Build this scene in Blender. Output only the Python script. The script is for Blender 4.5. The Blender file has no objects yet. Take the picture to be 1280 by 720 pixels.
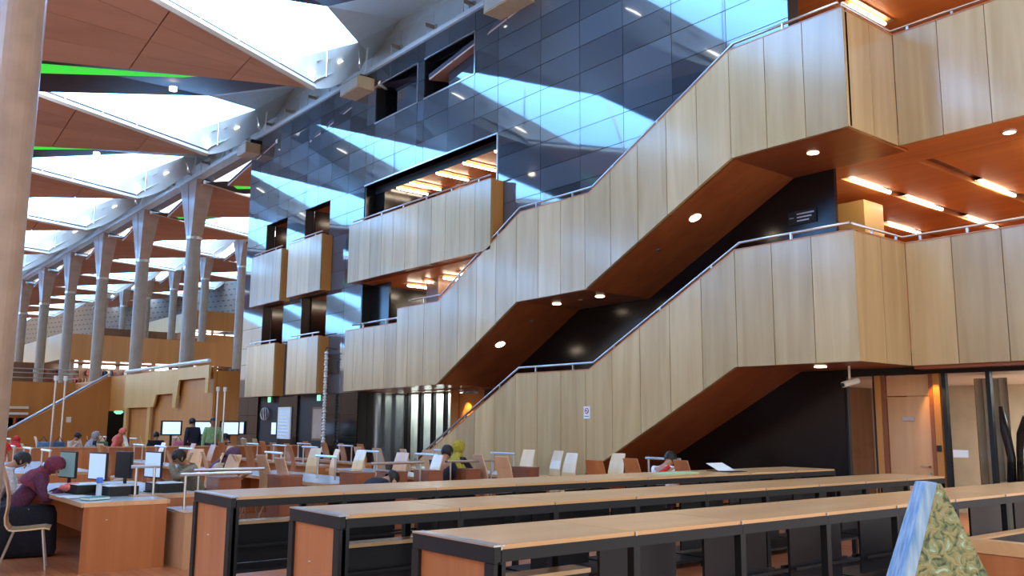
import bpy, bmesh, math, random
from mathutils import Matrix, Vector
random.seed(7)
sc = bpy.context.scene
COL = sc.collection

# ---------------------------------------------------------------- camera, world, exposure
cam_d = bpy.data.cameras.new('camera'); cam = bpy.data.objects.new('camera', cam_d); COL.objects.link(cam)
cam_d.sensor_width = 36.0; cam_d.lens = 31.197; cam_d.clip_end = 500; cam_d.clip_start = 0.05
r_, u_, f_ = ((0.6300267, 0.7765369, 0.0075305), (0.1128191, -0.1011190, 0.9884568), (-0.7683347, 0.6219046, 0.1513158))
cam.matrix_world = Matrix(((r_[0], u_[0], -f_[0], 0), (r_[1], u_[1], -f_[1], 0), (r_[2], u_[2], -f_[2], 1.64), (0, 0, 0, 1)))
sc.camera = cam
w = bpy.data.worlds.new('sky'); sc.world = w; w.use_nodes = True
w.node_tree.nodes['Background'].inputs[0].default_value = (0.93, 0.96, 1.0, 1)
w.node_tree.nodes['Background'].inputs[1].default_value = 1.5
sc.view_settings.view_transform = 'Standard'; sc.view_settings.look = 'None'
sc.view_settings.gamma = 1.0; sc.view_settings.use_curve_mapping = False
sc.view_settings.exposure = 0.45
sc.cycles.use_denoising = True
sc.cycles.max_bounces = 8; sc.cycles.diffuse_bounces = 4; sc.cycles.glossy_bounces = 4
sc.cycles.transparent_max_bounces = 8; sc.cycles.sample_clamp_indirect = 6.0
SKY_GLOW = 3.4      # strength of daylight through the roof glazing
TUBE_GLOW = 18.0

# ---------------------------------------------------------------- materials
def _new(name):
    m = bpy.data.materials.new(name); m.use_nodes = True
    nt = m.node_tree; return m, nt, nt.nodes['Principled BSDF']
def plain(name, c, rough=0.5, metal=0.0, ior=1.45, vary=0.0, coat=0.0, bump=0.0, bscale=60):
    m, nt, b = _new(name)
    b.inputs['Base Color'].default_value = (*c, 1); b.inputs['Roughness'].default_value = rough
    b.inputs['Metallic'].default_value = metal; b.inputs['IOR'].default_value = ior
    b.inputs['Coat Weight'].default_value = coat
    n = nt.nodes.new('ShaderNodeTexNoise'); tc = nt.nodes.new('ShaderNodeTexCoord')
    nt.links.new(tc.outputs['Object'], n.inputs['Vector']); n.inputs['Scale'].default_value = bscale if bump else 3.0
    if vary:
        r = nt.nodes.new('ShaderNodeValToRGB'); nt.links.new(n.outputs[0], r.inputs[0])
        r.color_ramp.elements[0].position = 0.3; r.color_ramp.elements[1].position = 0.7
        r.color_ramp.elements[0].color = (*[x * (1 - vary) for x in c], 1); r.color_ramp.elements[1].color = (*[min(1, x * (1 + vary)) for x in c], 1)
        nt.links.new(r.outputs[0], b.inputs['Base Color'])
    if bump:
        bp = nt.nodes.new('ShaderNodeBump'); bp.inputs['Strength'].default_value = bump; bp.inputs['Distance'].default_value = 0.01
        nt.links.new(n.outputs[0], bp.inputs['Height']); nt.links.new(bp.outputs[0], b.inputs['Normal'])
    return m
def wood(name, c1, c2, rough=0.35, coat=0.2, axis='Z', spread=0.22, scale=5.0, coatr=0.15):
    """wood veneer: grain streaks along one axis, tone differs from sheet to sheet"""
    m, nt, b = _new(name)
    tc = nt.nodes.new('ShaderNodeTexCoord'); mp = nt.nodes.new('ShaderNodeMapping')
    s = {'Z': (scale, scale, scale * 0.07), 'X': (scale * 0.07, scale, scale), 'Y': (scale, scale * 0.07, scale)}[axis]
    mp.inputs['Scale'].default_value = s
    oi = nt.nodes.new('ShaderNodeObjectInfo')
    ad = nt.nodes.new('ShaderNodeVectorMath'); ad.operation = 'ADD'
    mul = nt.nodes.new('ShaderNodeMath'); mul.operation = 'MULTIPLY'; mul.inputs[1].default_value = 37.0
    nt.links.new(oi.outputs['Random'], mul.inputs[0]); nt.links.new(tc.outputs['Object'], mp.inputs[0])
    nt.links.new(mp.outputs[0], ad.inputs[0]); nt.links.new(mul.outputs[0], ad.inputs[1])
    n = nt.nodes.new('ShaderNodeTexNoise'); n.inputs['Scale'].default_value = 1.0; n.inputs['Detail'].default_value = 6.0; n.inputs['Distortion'].default_value = 0.6
    nt.links.new(ad.outputs[0], n.inputs['Vector'])
    r = nt.nodes.new('ShaderNodeValToRGB'); nt.links.new(n.outputs[0], r.inputs[0])
    r.color_ramp.elements[0].position = 0.3; r.color_ramp.elements[1].position = 0.72
    r.color_ramp.elements[0].color = (*c1, 1); r.color_ramp.elements[1].color = (*c2, 1)
    hs = nt.nodes.new('ShaderNodeHueSaturation'); nt.links.new(r.outputs[0], hs.inputs['Color'])
    mr = nt.nodes.new('ShaderNodeMapRange'); mr.inputs['To Min'].default_value = 1 - spread; mr.inputs['To Max'].default_value = 1 + spread
    nt.links.new(oi.outputs['Random'], mr.inputs['Value']); nt.links.new(mr.outputs[0], hs.inputs['Value'])
    nt.links.new(hs.outputs[0], b.inputs['Base Color'])
    b.inputs['Roughness'].default_value = rough; b.inputs['Coat Weight'].default_value = coat; b.inputs['Coat Roughness'].default_value = coatr
    return m
def glow(name, c, s):
    m, nt, b = _new(name)
    b.inputs['Base Color'].default_value = (*[min(1, x) for x in c], 1)
    b.inputs['Emission Color'].default_value = (*c, 1); b.inputs['Emission Strength'].default_value = s
    return m
def glass(name, tint=(0.9, 0.95, 0.97), ior=1.5):
    m = bpy.data.materials.new(name); m.use_nodes = True; nt = m.node_tree; nt.nodes.clear()
    o = nt.nodes.new('ShaderNodeOutputMaterial'); mx = nt.nodes.new('ShaderNodeMixShader')
    t = nt.nodes.new('ShaderNodeBsdfTransparent'); g = nt.nodes.new('ShaderNodeBsdfGlossy'); fr = nt.nodes.new('ShaderNodeFresnel')
    t.inputs[0].default_value = (*tint, 1); g.inputs['Roughness'].default_value = 0.01; fr.inputs[0].default_value = ior
    nt.links.new(fr.outputs[0], mx.inputs[0]); nt.links.new(t.outputs[0], mx.inputs[1]); nt.links.new(g.outputs[0], mx.inputs[2])
    nt.links.new(mx.outputs[0], o.inputs[0]); return m

M = {}
M['birch'] = wood('birch_veneer', (0.45, 0.285, 0.115), (0.60, 0.41, 0.20), 0.3, 0.5, 'Z', 0.16)
M['cherry'] = wood('cherry_veneer', (0.42, 0.125, 0.035), (0.58, 0.21, 0.07), 0.4, 0.2, 'Z', 0.15)
M['cherry_dark'] = wood('dark_cherry_veneer', (0.22, 0.06, 0.025), (0.32, 0.10, 0.04), 0.4, 0.2, 'Z', 0.15)
M['beech'] = wood('beech_plywood', (0.56, 0.30, 0.15), (0.72, 0.43, 0.24), 0.3, 0.35, 'Z', 0.25)
M['beech_pale'] = wood('pale_plywood', (0.68, 0.45, 0.22), (0.80, 0.58, 0.33), 0.25, 0.5, 'Z', 0.1)
M['top_wood'] = wood('shelf_top_veneer', (0.64, 0.33, 0.13), (0.76, 0.43, 0.19), 0.3, 0.3, 'Y', 0.08)
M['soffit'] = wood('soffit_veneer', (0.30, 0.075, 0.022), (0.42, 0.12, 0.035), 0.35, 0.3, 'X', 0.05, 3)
M['gallery_ceiling'] = wood('gallery_ceiling_veneer', (0.56, 0.15, 0.03), (0.70, 0.22, 0.05), 0.5, 0.06, 'X', 0.06, 3)
M['orange_wood'] = wood('terrace_front_veneer', (0.50, 0.20, 0.04), (0.60, 0.26, 0.06), 0.45, 0.15, 'Z', 0.06, 2)
M['tan_wood'] = wood('terrace_side_veneer', (0.60, 0.36, 0.11), (0.68, 0.43, 0.15), 0.45, 0.15, 'Z', 0.05, 2)
M['umber'] = wood('dark_brown_veneer', (0.14, 0.055, 0.02), (0.22, 0.09, 0.035), 0.4, 0.2, 'Z', 0.1)
M['roof_brown'] = wood('roof_underside_veneer', (0.62, 0.33, 0.23), (0.72, 0.41, 0.30), 0.55, 0.0, 'Y', 0.06, 1.5)
M['granite'] = plain('polished_black_granite', (0.042, 0.049, 0.060), 0.05, 0, 2.0, 0.3)
M['door'] = wood('door_veneer', (0.60, 0.31, 0.13), (0.72, 0.40, 0.19), 0.35, 0.3, 'Z', 0.04)
def _slab_tone(m):
    nt = m.node_tree; b = nt.nodes['Principled BSDF']; oi = nt.nodes.new('ShaderNodeObjectInfo'); r = nt.nodes.new('ShaderNodeValToRGB')
    r.color_ramp.elements[0].color = (0.030, 0.036, 0.046, 1); r.color_ramp.elements[1].color = (0.085, 0.098, 0.118, 1)
    nt.links.new(oi.outputs['Random'], r.inputs[0]); nt.links.new(r.outputs[0], b.inputs['Base Color'])
_slab_tone(M['granite'])
M['granite_low'] = plain('polished_granite_plinth', (0.006, 0.007, 0.009), 0.12, 0, 1.45, 0.3)
M['lip_white'] = plain('skylight_lip_paint', (0.62, 0.65, 0.63), 0.45, 0, 1.45, 0.03)
M['black_lacquer'] = plain('black_lacquer', (0.006, 0.006, 0.008), 0.2, 0, 1.5)
M['black'] = plain('matt_black', (0.008, 0.008, 0.009), 0.5)
M['frame'] = plain('charcoal_steel', (0.012, 0.012, 0.014), 0.5, 0.0, 1.4, 0.1)
M['perforated'] = plain('dark_perforated_sheet', (0.012, 0.013, 0.018), 0.35, 0.2)
M['steel'] = plain('brushed_steel', (0.62, 0.60, 0.58), 0.28, 0.9)
M['white'] = plain('white_paint', (0.80, 0.82, 0.80), 0.4, 0, 1.45, 0.03)
M['grey'] = plain('pale_grey_panel', (0.74, 0.76, 0.74), 0.35, 0, 1.45, 0.04)
M['cream'] = plain('cream_plaster', (0.70, 0.66, 0.56), 0.6, 0, 1.45, 0.06)
M['concrete'] = plain('smooth_concrete', (0.44, 0.30, 0.22), 0.4, 0, 1.45, 0.12, 0.1)
M['concrete_pale'] = plain('pale_concrete', (0.36, 0.30, 0.245), 0.35, 0, 1.45, 0.08)
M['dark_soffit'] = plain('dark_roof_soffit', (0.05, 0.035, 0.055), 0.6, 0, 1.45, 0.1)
M['sky_fabric'] = glow('skylight_diffuser', (0.95, 0.98, 1.0), SKY_GLOW)
M['sky_glass'] = glow('skylight_sky_glazing', (0.25, 0.58, 1.0), SKY_GLOW * 1.2)
M['green_glass'] = glow('green_glass_slot', (0.03, 0.55, 0.04), 0.9)
M['tube'] = glow('fluorescent_tube', (1.0, 0.88, 0.66), TUBE_GLOW)
M['spot'] = glow('downlight_lens', (1.0, 0.80, 0.58), 10)
M['spot_white'] = glow('white_downlight_lens', (1.0, 0.97, 0.92), 8)
M['screen'] = glow('lit_screen', (0.45, 0.62, 1.0), 1.1)
M['screen_dim'] = glow('dim_screen', (0.10, 0.16, 0.17), 0.6)
M['screen_mid'] = glow('pale_screen', (0.35, 0.48, 0.72), 0.7)
M['exit'] = glow('exit_sign_face', (0.25, 0.85, 0.50), 1.0)
M['desk_top'] = plain('pale_blue_grey_laminate', (0.50, 0.56, 0.62), 0.22, 0, 1.5, 0.05)
M['glass'] = glass('clear_glass'); M['curtain'] = plain('pale_curtain', (0.66, 0.72, 0.66), 0.8, 0, 1.4, 0.1)
M['curtain_tan'] = plain('tan_curtain', (0.55, 0.48, 0.34), 0.8, 0, 1.4, 0.1)
M['skin'] = plain('skin', (0.42, 0.20, 0.12), 0.5)
M['hair'] = plain('black_hair', (0.012, 0.010, 0.010), 0.5, 0, 1.45, 0.3, 0, 0.5, 80)
def cloth(name, c): return plain(name, c, 0.85, 0, 1.4, 0.25, 0, 0.4, 30)
M['bronze'] = plain('dark_bronze', (0.02, 0.022, 0.03), 0.3, 0.6)

# floor: reddish parquet
def floor_mat():
    m, nt, b = _new('red_oak_parquet')
    tc = nt.nodes.new('ShaderNodeTexCoord'); br = nt.nodes.new('ShaderNodeTexBrick')
    nt.links.new(tc.outputs['Object'], br.inputs['Vector'])
    br.inputs['Scale'].default_value = 1.0; br.inputs['Brick Width'].default_value = 1.2; br.inputs['Row Height'].default_value = 0.12
    br.inputs['Mortar Size'].default_value = 0.003
    br.inputs['Color1'].default_value = (0.42, 0.13, 0.05, 1); br.inputs['Color2'].default_value = (0.54, 0.20, 0.08, 1); br.inputs['Mortar'].default_value = (0.12, 0.04, 0.02, 1)
    nt.links.new(br.outputs[0], b.inputs['Base Color']); b.inputs['Roughness'].default_value = 0.3
    return m
M['floor'] = floor_mat()
# far wall: stone with rows of small dark niches (too far to tell apart)
def slot_mat():
    m, nt, b = _new('slotted_stone')
    tc = nt.nodes.new('ShaderNodeTexCoord'); br = nt.nodes.new('ShaderNodeTexBrick')
    mp = nt.nodes.new('ShaderNodeMapping'); nt.links.new(tc.outputs['UV'], mp.inputs[0]); nt.links.new(mp.outputs[0], br.inputs['Vector'])
    br.inputs['Scale'].default_value = 1.0; br.inputs['Brick Width'].default_value = 0.72; br.inputs['Row Height'].default_value = 0.5
    br.inputs['Mortar Size'].default_value = 0.19; br.inputs['Mortar Smooth'].default_value = 0.0; br.offset = 0.5
    br.inputs['Color1'].default_value = (0.05, 0.045, 0.05, 1); br.inputs['Color2'].default_value = (0.08, 0.07, 0.075, 1); br.inputs['Mortar'].default_value = (0.20, 0.16, 0.125, 1)
    nt.links.new(br.outputs[0], b.inputs['Base Color']); b.inputs['Roughness'].default_value = 0.8
    return m
M['slots'] = slot_mat()
def mosaic_mat():
    m, nt, b = _new('mottled_green_gold_patina')
    tc = nt.nodes.new('ShaderNodeTexCoord'); n = nt.nodes.new('ShaderNodeTexNoise'); n.inputs['Scale'].default_value = 48; n.inputs['Detail'].default_value = 7; n.inputs['Distortion'].default_value = 0.9
    nt.links.new(tc.outputs['Object'], n.inputs['Vector']); r = nt.nodes.new('ShaderNodeValToRGB'); nt.links.new(n.outputs[0], r.inputs[0])
    e = r.color_ramp.elements; e[0].position = 0.34; e[0].color = (0.035, 0.05, 0.025, 1); e[1].position = 0.68; e[1].color = (0.42, 0.52, 0.36, 1)
    a = e.new(0.45); a.color = (0.16, 0.20, 0.07, 1); a = e.new(0.54); a.color = (0.36, 0.27, 0.10, 1); a = e.new(0.6); a.color = (0.20, 0.27, 0.12, 1)
    nt.links.new(r.outputs[0], b.inputs['Base Color']); b.inputs['Roughness'].default_value = 0.4
    bp = nt.nodes.new('ShaderNodeBump'); bp.inputs['Distance'].default_value = 0.008; bp.inputs['Strength'].default_value = 0.7; nt.links.new(n.outputs[0], bp.inputs['Height']); nt.links.new(bp.outputs[0], b.inputs['Normal'])
    return m
M['mosaic'] = mosaic_mat()
def brushed_blue():
    m, nt, b = _new('worn_blue_paint')
    tc = nt.nodes.new('ShaderNodeTexCoord'); mp = nt.nodes.new('ShaderNodeMapping'); mp.inputs['Scale'].default_value = (60, 60, 6)
    n = nt.nodes.new('ShaderNodeTexNoise'); n.inputs['Scale'].default_value = 1; n.inputs['Detail'].default_value = 4
    nt.links.new(tc.outputs['Object'], mp.inputs[0]); nt.links.new(mp.outputs[0], n.inputs['Vector']); r = nt.nodes.new('ShaderNodeValToRGB'); nt.links.new(n.outputs[0], r.inputs[0])
    e = r.color_ramp.elements; e[0].position = 0.35; e[0].color = (0.10, 0.26, 0.48, 1); e[1].position = 0.7; e[1].color = (0.42, 0.55, 0.66, 1)
    nt.links.new(r.outputs[0], b.inputs['Base Color']); b.inputs['Roughness'].default_value = 0.35
    return m
M['blue_paint'] = brushed_blue()

# ---------------------------------------------------------------- mesh helpers
class MB:
    def __init__(self): self.v = []; self.f = []
    def add(self, vs, fs):
        n = len(self.v); self.v += [tuple(p) for p in vs]; self.f += [tuple(i + n for i in f) for f in fs]; return self
    def box(self, x0, x1, y0, y1, z0, z1):
        vs = [(x, y, z) for z in (z0, z1) for y in (y0, y1) for x in (x0, x1)]
        return self.add(vs, [(0, 2, 3, 1), (4, 5, 7, 6), (0, 1, 5, 4), (2, 6, 7, 3), (0, 4, 6, 2), (1, 3, 7, 5)])
    def hexa(self, a, b):
        """two loops of n points joined into a closed solid"""
        n = len(a); fs = [tuple(range(n - 1, -1, -1)), tuple(range(n, 2 * n))] + [(i, (i + 1) % n, n + (i + 1) % n, n + i) for i in range(n)]
        return self.add(list(a) + list(b), fs)
    def prism(self, pts, d):
        d = Vector(d); return self.hexa(pts, [tuple(Vector(p) + d) for p in pts])
    def tube(self, path, r, n=8, cap=True):
        path = [Vector(p) for p in path]; rs = r if isinstance(r, (list, tuple)) else [r] * len(path); vs = []
        for i, p in enumerate(path):
            t = (path[min(i + 1, len(path) - 1)] - path[max(i - 1, 0)]).normalized()
            a = t.orthogonal().normalized() if i == 0 else (a - t * a.dot(t)).normalized()
            b = t.cross(a)
            vs += [p + (a * math.cos(2 * math.pi * k / n) + b * math.sin(2 * math.pi * k / n)) * rs[i] for k in range(n)]
        m = len(path); fs = [(i * n + k, i * n + (k + 1) % n, (i + 1) * n + (k + 1) % n, (i + 1) * n + k) for i in range(m - 1) for k in range(n)]
        if cap: fs += [tuple(range(n - 1, -1, -1)), tuple(range((m - 1) * n, m * n))]
        return self.add(vs, fs)
    def lathe(self, prof, c=(0, 0, 0), n=16):
        vs = [(c[0] + r * math.cos(2 * math.pi * k / n), c[1] + r * math.sin(2 * math.pi * k / n), c[2] + z) for r, z in prof for k in range(n)]
        m = len(prof); fs = [(i * n + k, i * n + (k + 1) % n, (i + 1) * n + (k + 1) % n, (i + 1) * n + k) for i in range(m - 1) for k in range(n)]
        fs += [tuple(range(n - 1, -1, -1)), tuple(range((m - 1) * n, m * n))]
        return self.add(vs, fs)
    def mesh(self, name, mat, smooth=False):
        me = bpy.data.meshes.new(name); me.from_pydata(self.v, [], self.f); me.materials.append(M[mat] if isinstance(mat, str) else mat)
        if smooth: me.shade_smooth()
        me.update(); return me
    def build(self, name, mat, parent=None, loc=None, smooth=False, label=None, fix=True, bevel=0):
        me = self.mesh(name, mat, smooth)
        if fix or bevel:
            bm = bmesh.new(); bm.from_mesh(me); bmesh.ops.recalc_face_normals(bm, faces=bm.faces)
            if bevel: bmesh.ops.bevel(bm, geom=bm.edges[:], offset=bevel, segments=2, affect='EDGES', profile=0.6)
            bm.to_mesh(me); bm.free()
        o = bpy.data.objects.new(name, me); COL.objects.link(o)
        if parent: o.parent = parent
        if loc: o.location = loc
        if label: o['label'] = label
        return o
def empty(name, loc=(0, 0, 0), rz=0.0):
    o = bpy.data.objects.new(name, None); COL.objects.link(o); o.location = loc; o.rotation_euler = (0, 0, rz); return o
def tag(o, label, cat, group=None):
    o['label'] = label; o['category'] = cat; o['kind'] = 'thing'
    if group: o['group'] = group
    return o
def struct(o): o['kind'] = 'structure'; return o
KIDS = {}
def part(mb, name, mat, parent, **k):
    o = mb.build(name, mat, parent, **k); KIDS.setdefault(parent.name, []).append(o); return o
def copy_tree(o, parent=None):
    c = o.copy(); COL.objects.link(c)
    if parent: c.parent = parent
    KIDS[c.name] = []
    for ch in KIDS.get(o.name, []): KIDS[c.name].append(copy_tree(ch, c))
    return c
ORD = ['first', 'second', 'third', 'fourth', 'fifth', 'sixth', 'seventh', 'eighth', 'ninth', 'tenth', 'eleventh', 'twelfth', 'thirteenth', 'fourteenth', 'fifteenth', 'sixteenth', 'seventeenth']

# ---------------------------------------------------------------- setting: floor
struct(MB().box(-125, 6, -14, 45, -0.2, 0).build('floor', 'floor'))

struct(MB().box(-125, 6, -14.2, -14, 0, 6.2).build('wall_front', 'concrete'))
# ---------------------------------------------------------------- roof bays: folded brown panel, dark soffit, skylight, white lip
def roof_bay(k, row, detail):
    ox, oy, oz = -18.2 - 6.75 * k, 10.2 * row, 2.1 * row
    P = lambda x, y, z: (x + ox, y + oy, z + oz)
    root = struct(empty('ceiling', (0, 0, 0)))
    T, L, U = P(0, 8.75, 9.3), P(-0.1, 1.8, 8.26), P(4.2, 1.8, 8.9)
    up = Vector((0, 0, 0.05)); g = 0.004
    for i in range(4):
        a = Vector(L).lerp(Vector(U), i / 4 + g); b = Vector(L).lerp(Vector(U), (i + 1) / 4 - g); t = Vector(T)
        cuts = (0.0, 0.42, 0.72, 0.985) if detail else (0.0, 0.985)
        for j in range(len(cuts) - 1):
            c0, c1 = cuts[j] + (0.002 if j else 0), cuts[j + 1] - 0.002
            q = [a.lerp(t, c0), b.lerp(t, c0), b.lerp(t, c1), a.lerp(t, c1)]
            part(MB().hexa([tuple(p) for p in q], [tuple(p + up) for p in q]), 'panel', 'roof_brown', root)
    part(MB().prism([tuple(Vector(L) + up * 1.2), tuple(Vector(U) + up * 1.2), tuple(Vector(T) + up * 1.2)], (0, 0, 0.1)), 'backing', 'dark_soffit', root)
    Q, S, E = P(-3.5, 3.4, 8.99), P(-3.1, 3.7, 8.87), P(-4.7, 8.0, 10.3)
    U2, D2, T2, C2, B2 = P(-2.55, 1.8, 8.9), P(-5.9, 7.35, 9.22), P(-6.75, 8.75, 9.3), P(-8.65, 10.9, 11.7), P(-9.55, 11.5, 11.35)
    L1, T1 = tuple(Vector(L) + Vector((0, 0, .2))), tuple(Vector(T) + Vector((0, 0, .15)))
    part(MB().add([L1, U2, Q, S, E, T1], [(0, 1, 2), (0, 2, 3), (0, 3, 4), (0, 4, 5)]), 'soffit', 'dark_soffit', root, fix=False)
    # green glass slot along the lower fold
    lv, sv, tv = Vector(L1), Vector(S), Vector(T1)
    gp = [lv + (sv - lv) * q + (tv - lv) * h - Vector((0, 0, .04)) for q, h in ((.26, .0), (.52, .0), (.20, .55), (.14, .6))]
    part(MB().add([tuple(p) for p in gp], [(0, 1, 2, 3)]), 'glass_slot', 'green_glass', root, fix=False)
    part(MB().tube([Vector(U) + up * .6, Vector(T) + up * .6], .085, 6), 'edge_trim', 'white', root)
    part(MB().lathe([(0.09, 0.05), (0.09, -0.03), (0.02, -0.035)], P(-2.6, 6.4, 9.46), 12), 'downlight', 'spot', root)
    # pale ceiling towards the wall
    W1, W0, C, Dn = P(-8.9, 12.4, 12.9), P(-2.15, 12.4, 12.9), P(-1.9, 10.9, 11.7), P(0.85, 7.35, 9.22)
    Wm, Bm, Tm, Bl = P(-3.7, 12.4, 12.3), P(-3.05, 11.75, 11.75), P(-0.25, 8.95, 9.65), P(-2.8, 11.5, 11.35)
    part(MB().add([E, C2, W1, Wm, Bm, Tm, T1], [(0, 1, 2), (0, 2, 3), (0, 3, 4), (0, 4, 5), (0, 5, 6)]), 'pale_panel', 'grey', root, fix=False)
    part(MB().add([C, W0, Wm, Bm, Bl], [(0, 1, 2), (0, 2, 3), (0, 3, 4)]), 'lip_end', 'lip_white', root, fix=False)
    part(MB().lathe([(0.13, 0.03), (0.13, -0.05), (0.02, -0.055)], P(-5.3, 10.6, 11.72), 12), 'downlight', 'spot_white', root)
    # white lip of the opening, curved along the bottom, from the tip to the wall
    nx, mb = 8, MB(); rows = []
    for i in range(nx + 1):
        t = i / nx; b0 = Vector(T).lerp(Vector(P(-2.8, 11.5, 11.35)), t); c0 = Vector(Dn).lerp(Vector(C), t); b0.z -= 0.16 * math.sin(math.pi * min(1, t * 1.2))
        prof = [b0.lerp(c0, s) + Vector((0.35, -0.35, -0.2)) * math.sin(math.pi * min(s * 2.4, 1)) * 0.35 for s in (0, .08, .18, .4, .7, 1)]
        rows.append([tuple(p) for p in prof])
    m = len(rows[0]); mb.add([p for r in rows for p in r], [(i * m + j, (i + 1) * m + j, (i + 1) * m + j + 1, i * m + j + 1) for i in range(nx) for j in range(m - 1)])
    part(mb, 'lip', 'lip_white', root, smooth=True, fix=False)
    if detail:
        for s, t in ((0.45, 0.28), (0.5, 0.72)):
            b0 = Vector(T).lerp(Vector(P(-2.8, 11.5, 11.35)), t); c0 = Vector(Dn).lerp(Vector(C), t); p = b0.lerp(c0, s) + Vector((0.15, -0.15, -0.10))
            mb = MB(); tdir = Vector((-2.8, 2.75, 2.05)).normalized(); nrm = Vector((0.6, -0.5, -0.62)).normalized(); bi = tdir.cross(nrm)
            mb.hexa([tuple(p + tdir * 0.2 * math.cos(a) + bi * 0.2 * math.sin(a)) for a in [q * math.pi / 6 for q in range(12)]],
                    [tuple(p + nrm * 0.02 + tdir * 0.2 * math.cos(a) + bi * 0.2 * math.sin(a)) for a in [q * math.pi / 6 for q in range(12)]])
            part(mb, 'downlight', 'spot_white', root)
        for s, t in ((0.75, 0.45), (0.7, 0.58)):
            b0 = Vector(T).lerp(Vector(P(-2.8, 11.5, 11.35)), t); c0 = Vector(Dn).lerp(Vector(C), t); p = b0.lerp(c0, s) + Vector((0.06, -0.06, -0.04))
            tdir = Vector((-2.8, 2.75, 2.05)).normalized(); nrm = Vector((0.6, -0.5, -0.62)).normalized(); bi = tdir.cross(nrm)
            q = [p + tdir * a + bi * b for a, b in ((-.14, -.08), (.14, -.08), (.14, .08), (-.14, .08))]
            part(MB().hexa([tuple(x) for x in q], [tuple(x + nrm * 0.02) for x in q]), 'air_vent', 'concrete', root)
        part(MB().tube([P(-2.7, 11.6, 11.3), P(-2.7, 11.65, 12.2)], 0.03, 6), 'strut', 'white', root)
        part(MB().tube([P(-6.6, 9.0, 9.6), P(-6.6, 9.0, 12.6)], 0.02, 6), 'hanger', 'steel', root)
    # roof light over the opening: sky glazing on the camera side of the ridge, fabric diffuser on the other
    R = P(-7.2, 7.6, 13.2)
    gz = part(MB().add([Q, D2, C2, R], [(0, 1, 3), (1, 2, 3)]), 'sky_glazing', 'sky_glass', root, fix=False)
    part(MB().add([S, E, C2, R, Q], [(0, 1, 3), (1, 2, 3), (4, 0, 3)]), 'sky_diffuser', 'sky_fabric', root, fix=False)
    if detail:
        for t in (0.25, 0.5, 0.75):
            a = Vector(Q).lerp(Vector(D2), t); b = Vector(Q).lerp(Vector(R), t)
            part(MB().tube([a, b], 0.035, 5), 'glazing_bar', 'steel', root)
for k in range(-3, 14): roof_bay(k, 0, k <= 5)
for k in range(0, 12): roof_bay(k, 1, False)
for k in range(4, 12): roof_bay(k, 2, False)
for k in range(-3, 6): roof_bay(k, -1, False)

# ---------------------------------------------------------------- black granite wall with openings (front face y = 12)
def lerp_profile(prof, x):
    prof = sorted(prof)
    if x <= prof[0][0]: return prof[0][1]
    for (a, za), (b, zb) in zip(prof, prof[1:]):
        if x <= b: return za + (zb - za) * (x - a) / (b - a) if b > a else zb
    return prof[-1][1]
S2_TOP = [(-21.6, 4.1), (-18.951, 4.1), (-18.95, 4.46), (-17.15, 4.46), (-14.13, 6.06), (-12.05, 6.06), (-8.68, 7.83), (-6.6, 7.83)]
S2_BOT = [(-21.6, 2.47), (-17.15, 2.53), (-14.24, 4.16), (-12.17, 4.19), (-8.71, 5.98), (-6.6, 5.98)]
S1_TOP = [(-19.2, 0.06), (-14.2, 2.65), (-12.07, 2.65), (-8.68, 4.43), (-6.6, 4.43)]
S1_BOT = [(-19.2, 0.0), (-13.58, 0.0), (-12.11, 0.77), (-8.73, 2.56), (-6.6, 2.55)]
XS = [-7.75, -8.99, -10.21, -11.44, -12.66, -13.89, -15.39, -16.31, -17.4, -18.5, -18.82, -19.9, -20.98, -21.43, -22.4, -23.47, -24.3, -25.1, -26.4, -27.2, -28.0, -28.8, -29.6]
ZS = [11.5, 10.99, 10.46, 9.93, 9.36, 8.78, 8.2, 7.6, 7.02, 6.5, 5.96, 5.42, 4.75, 4.1, 3.55, 3.0, 2.45, 1.85, 1.25, 0.6, 0.0]
OPEN = [(-18.5, -16.31, 9.93, 10.99), (-20.98, -18.82, 9.93, 10.99), (-21.43, -15.39, 0, 8.2)]
for a, b in ((-25.1, -23.47), (-28.0, -26.4)): OPEN += [(a, b, 7.02, 8.2), (a, b, 4.1, 5.42), (a, b, 0.0, 2.45), ]
wall = struct(empty('wall_back', (0, 0, 0)))
back = MB(); wallroot = wall
for i in range(len(XS) - 1):
    x1, x0 = XS[i], XS[i + 1]; xm = (x0 + x1) / 2
    for j in range(len(ZS) - 1):
        z1, z0 = ZS[j], ZS[j + 1]; zm = (z0 + z1) / 2
        if any(a < xm < b and c < zm < d for a, b, c, d in OPEN): continue
        if xm > -15.39:
            la, lb = lerp_profile(S2_TOP, x0) - 0.4, lerp_profile(S2_TOP, x1) - 0.4
            if z1 <= max(la, lb): continue
            if z0 < lb: za, zb = la, lb
            else: za = zb = z0
            za, zb = min(za, z1 - .02), min(zb, z1 - .02)
        else: za = zb = z0
        back.hexa([(x0, 12.035, za), (x1, 12.035, zb), (x1, 12.035, z1), (x0, 12.035, z1)], [(x0, 12.3, za), (x1, 12.3, zb), (x1, 12.3, z1), (x0, 12.3, z1)])
        g = 0.006; cx_, cz_ = xm, (z0 + z1) / 2
        q = [(x0 + g - cx_, 0, za + g - cz_), (x1 - g - cx_, 0, zb + g - cz_), (x1 - g - cx_, 0, z1 - g - cz_), (x0 + g - cx_, 0, z1 - g - cz_)]
        o = MB().hexa(q, [(a, 0.034, c) for a, b_, c in q]).build('granite_slab', 'granite' if z0 > 2.4 else 'granite_low', wall, loc=(cx_, 12.0, cz_))
        o.rotation_euler = (random.uniform(-1, 1) * 0.0016, 0, random.uniform(-1, 1) * 0.0016)
back.build('wall_core', 'black', wall)
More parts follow.
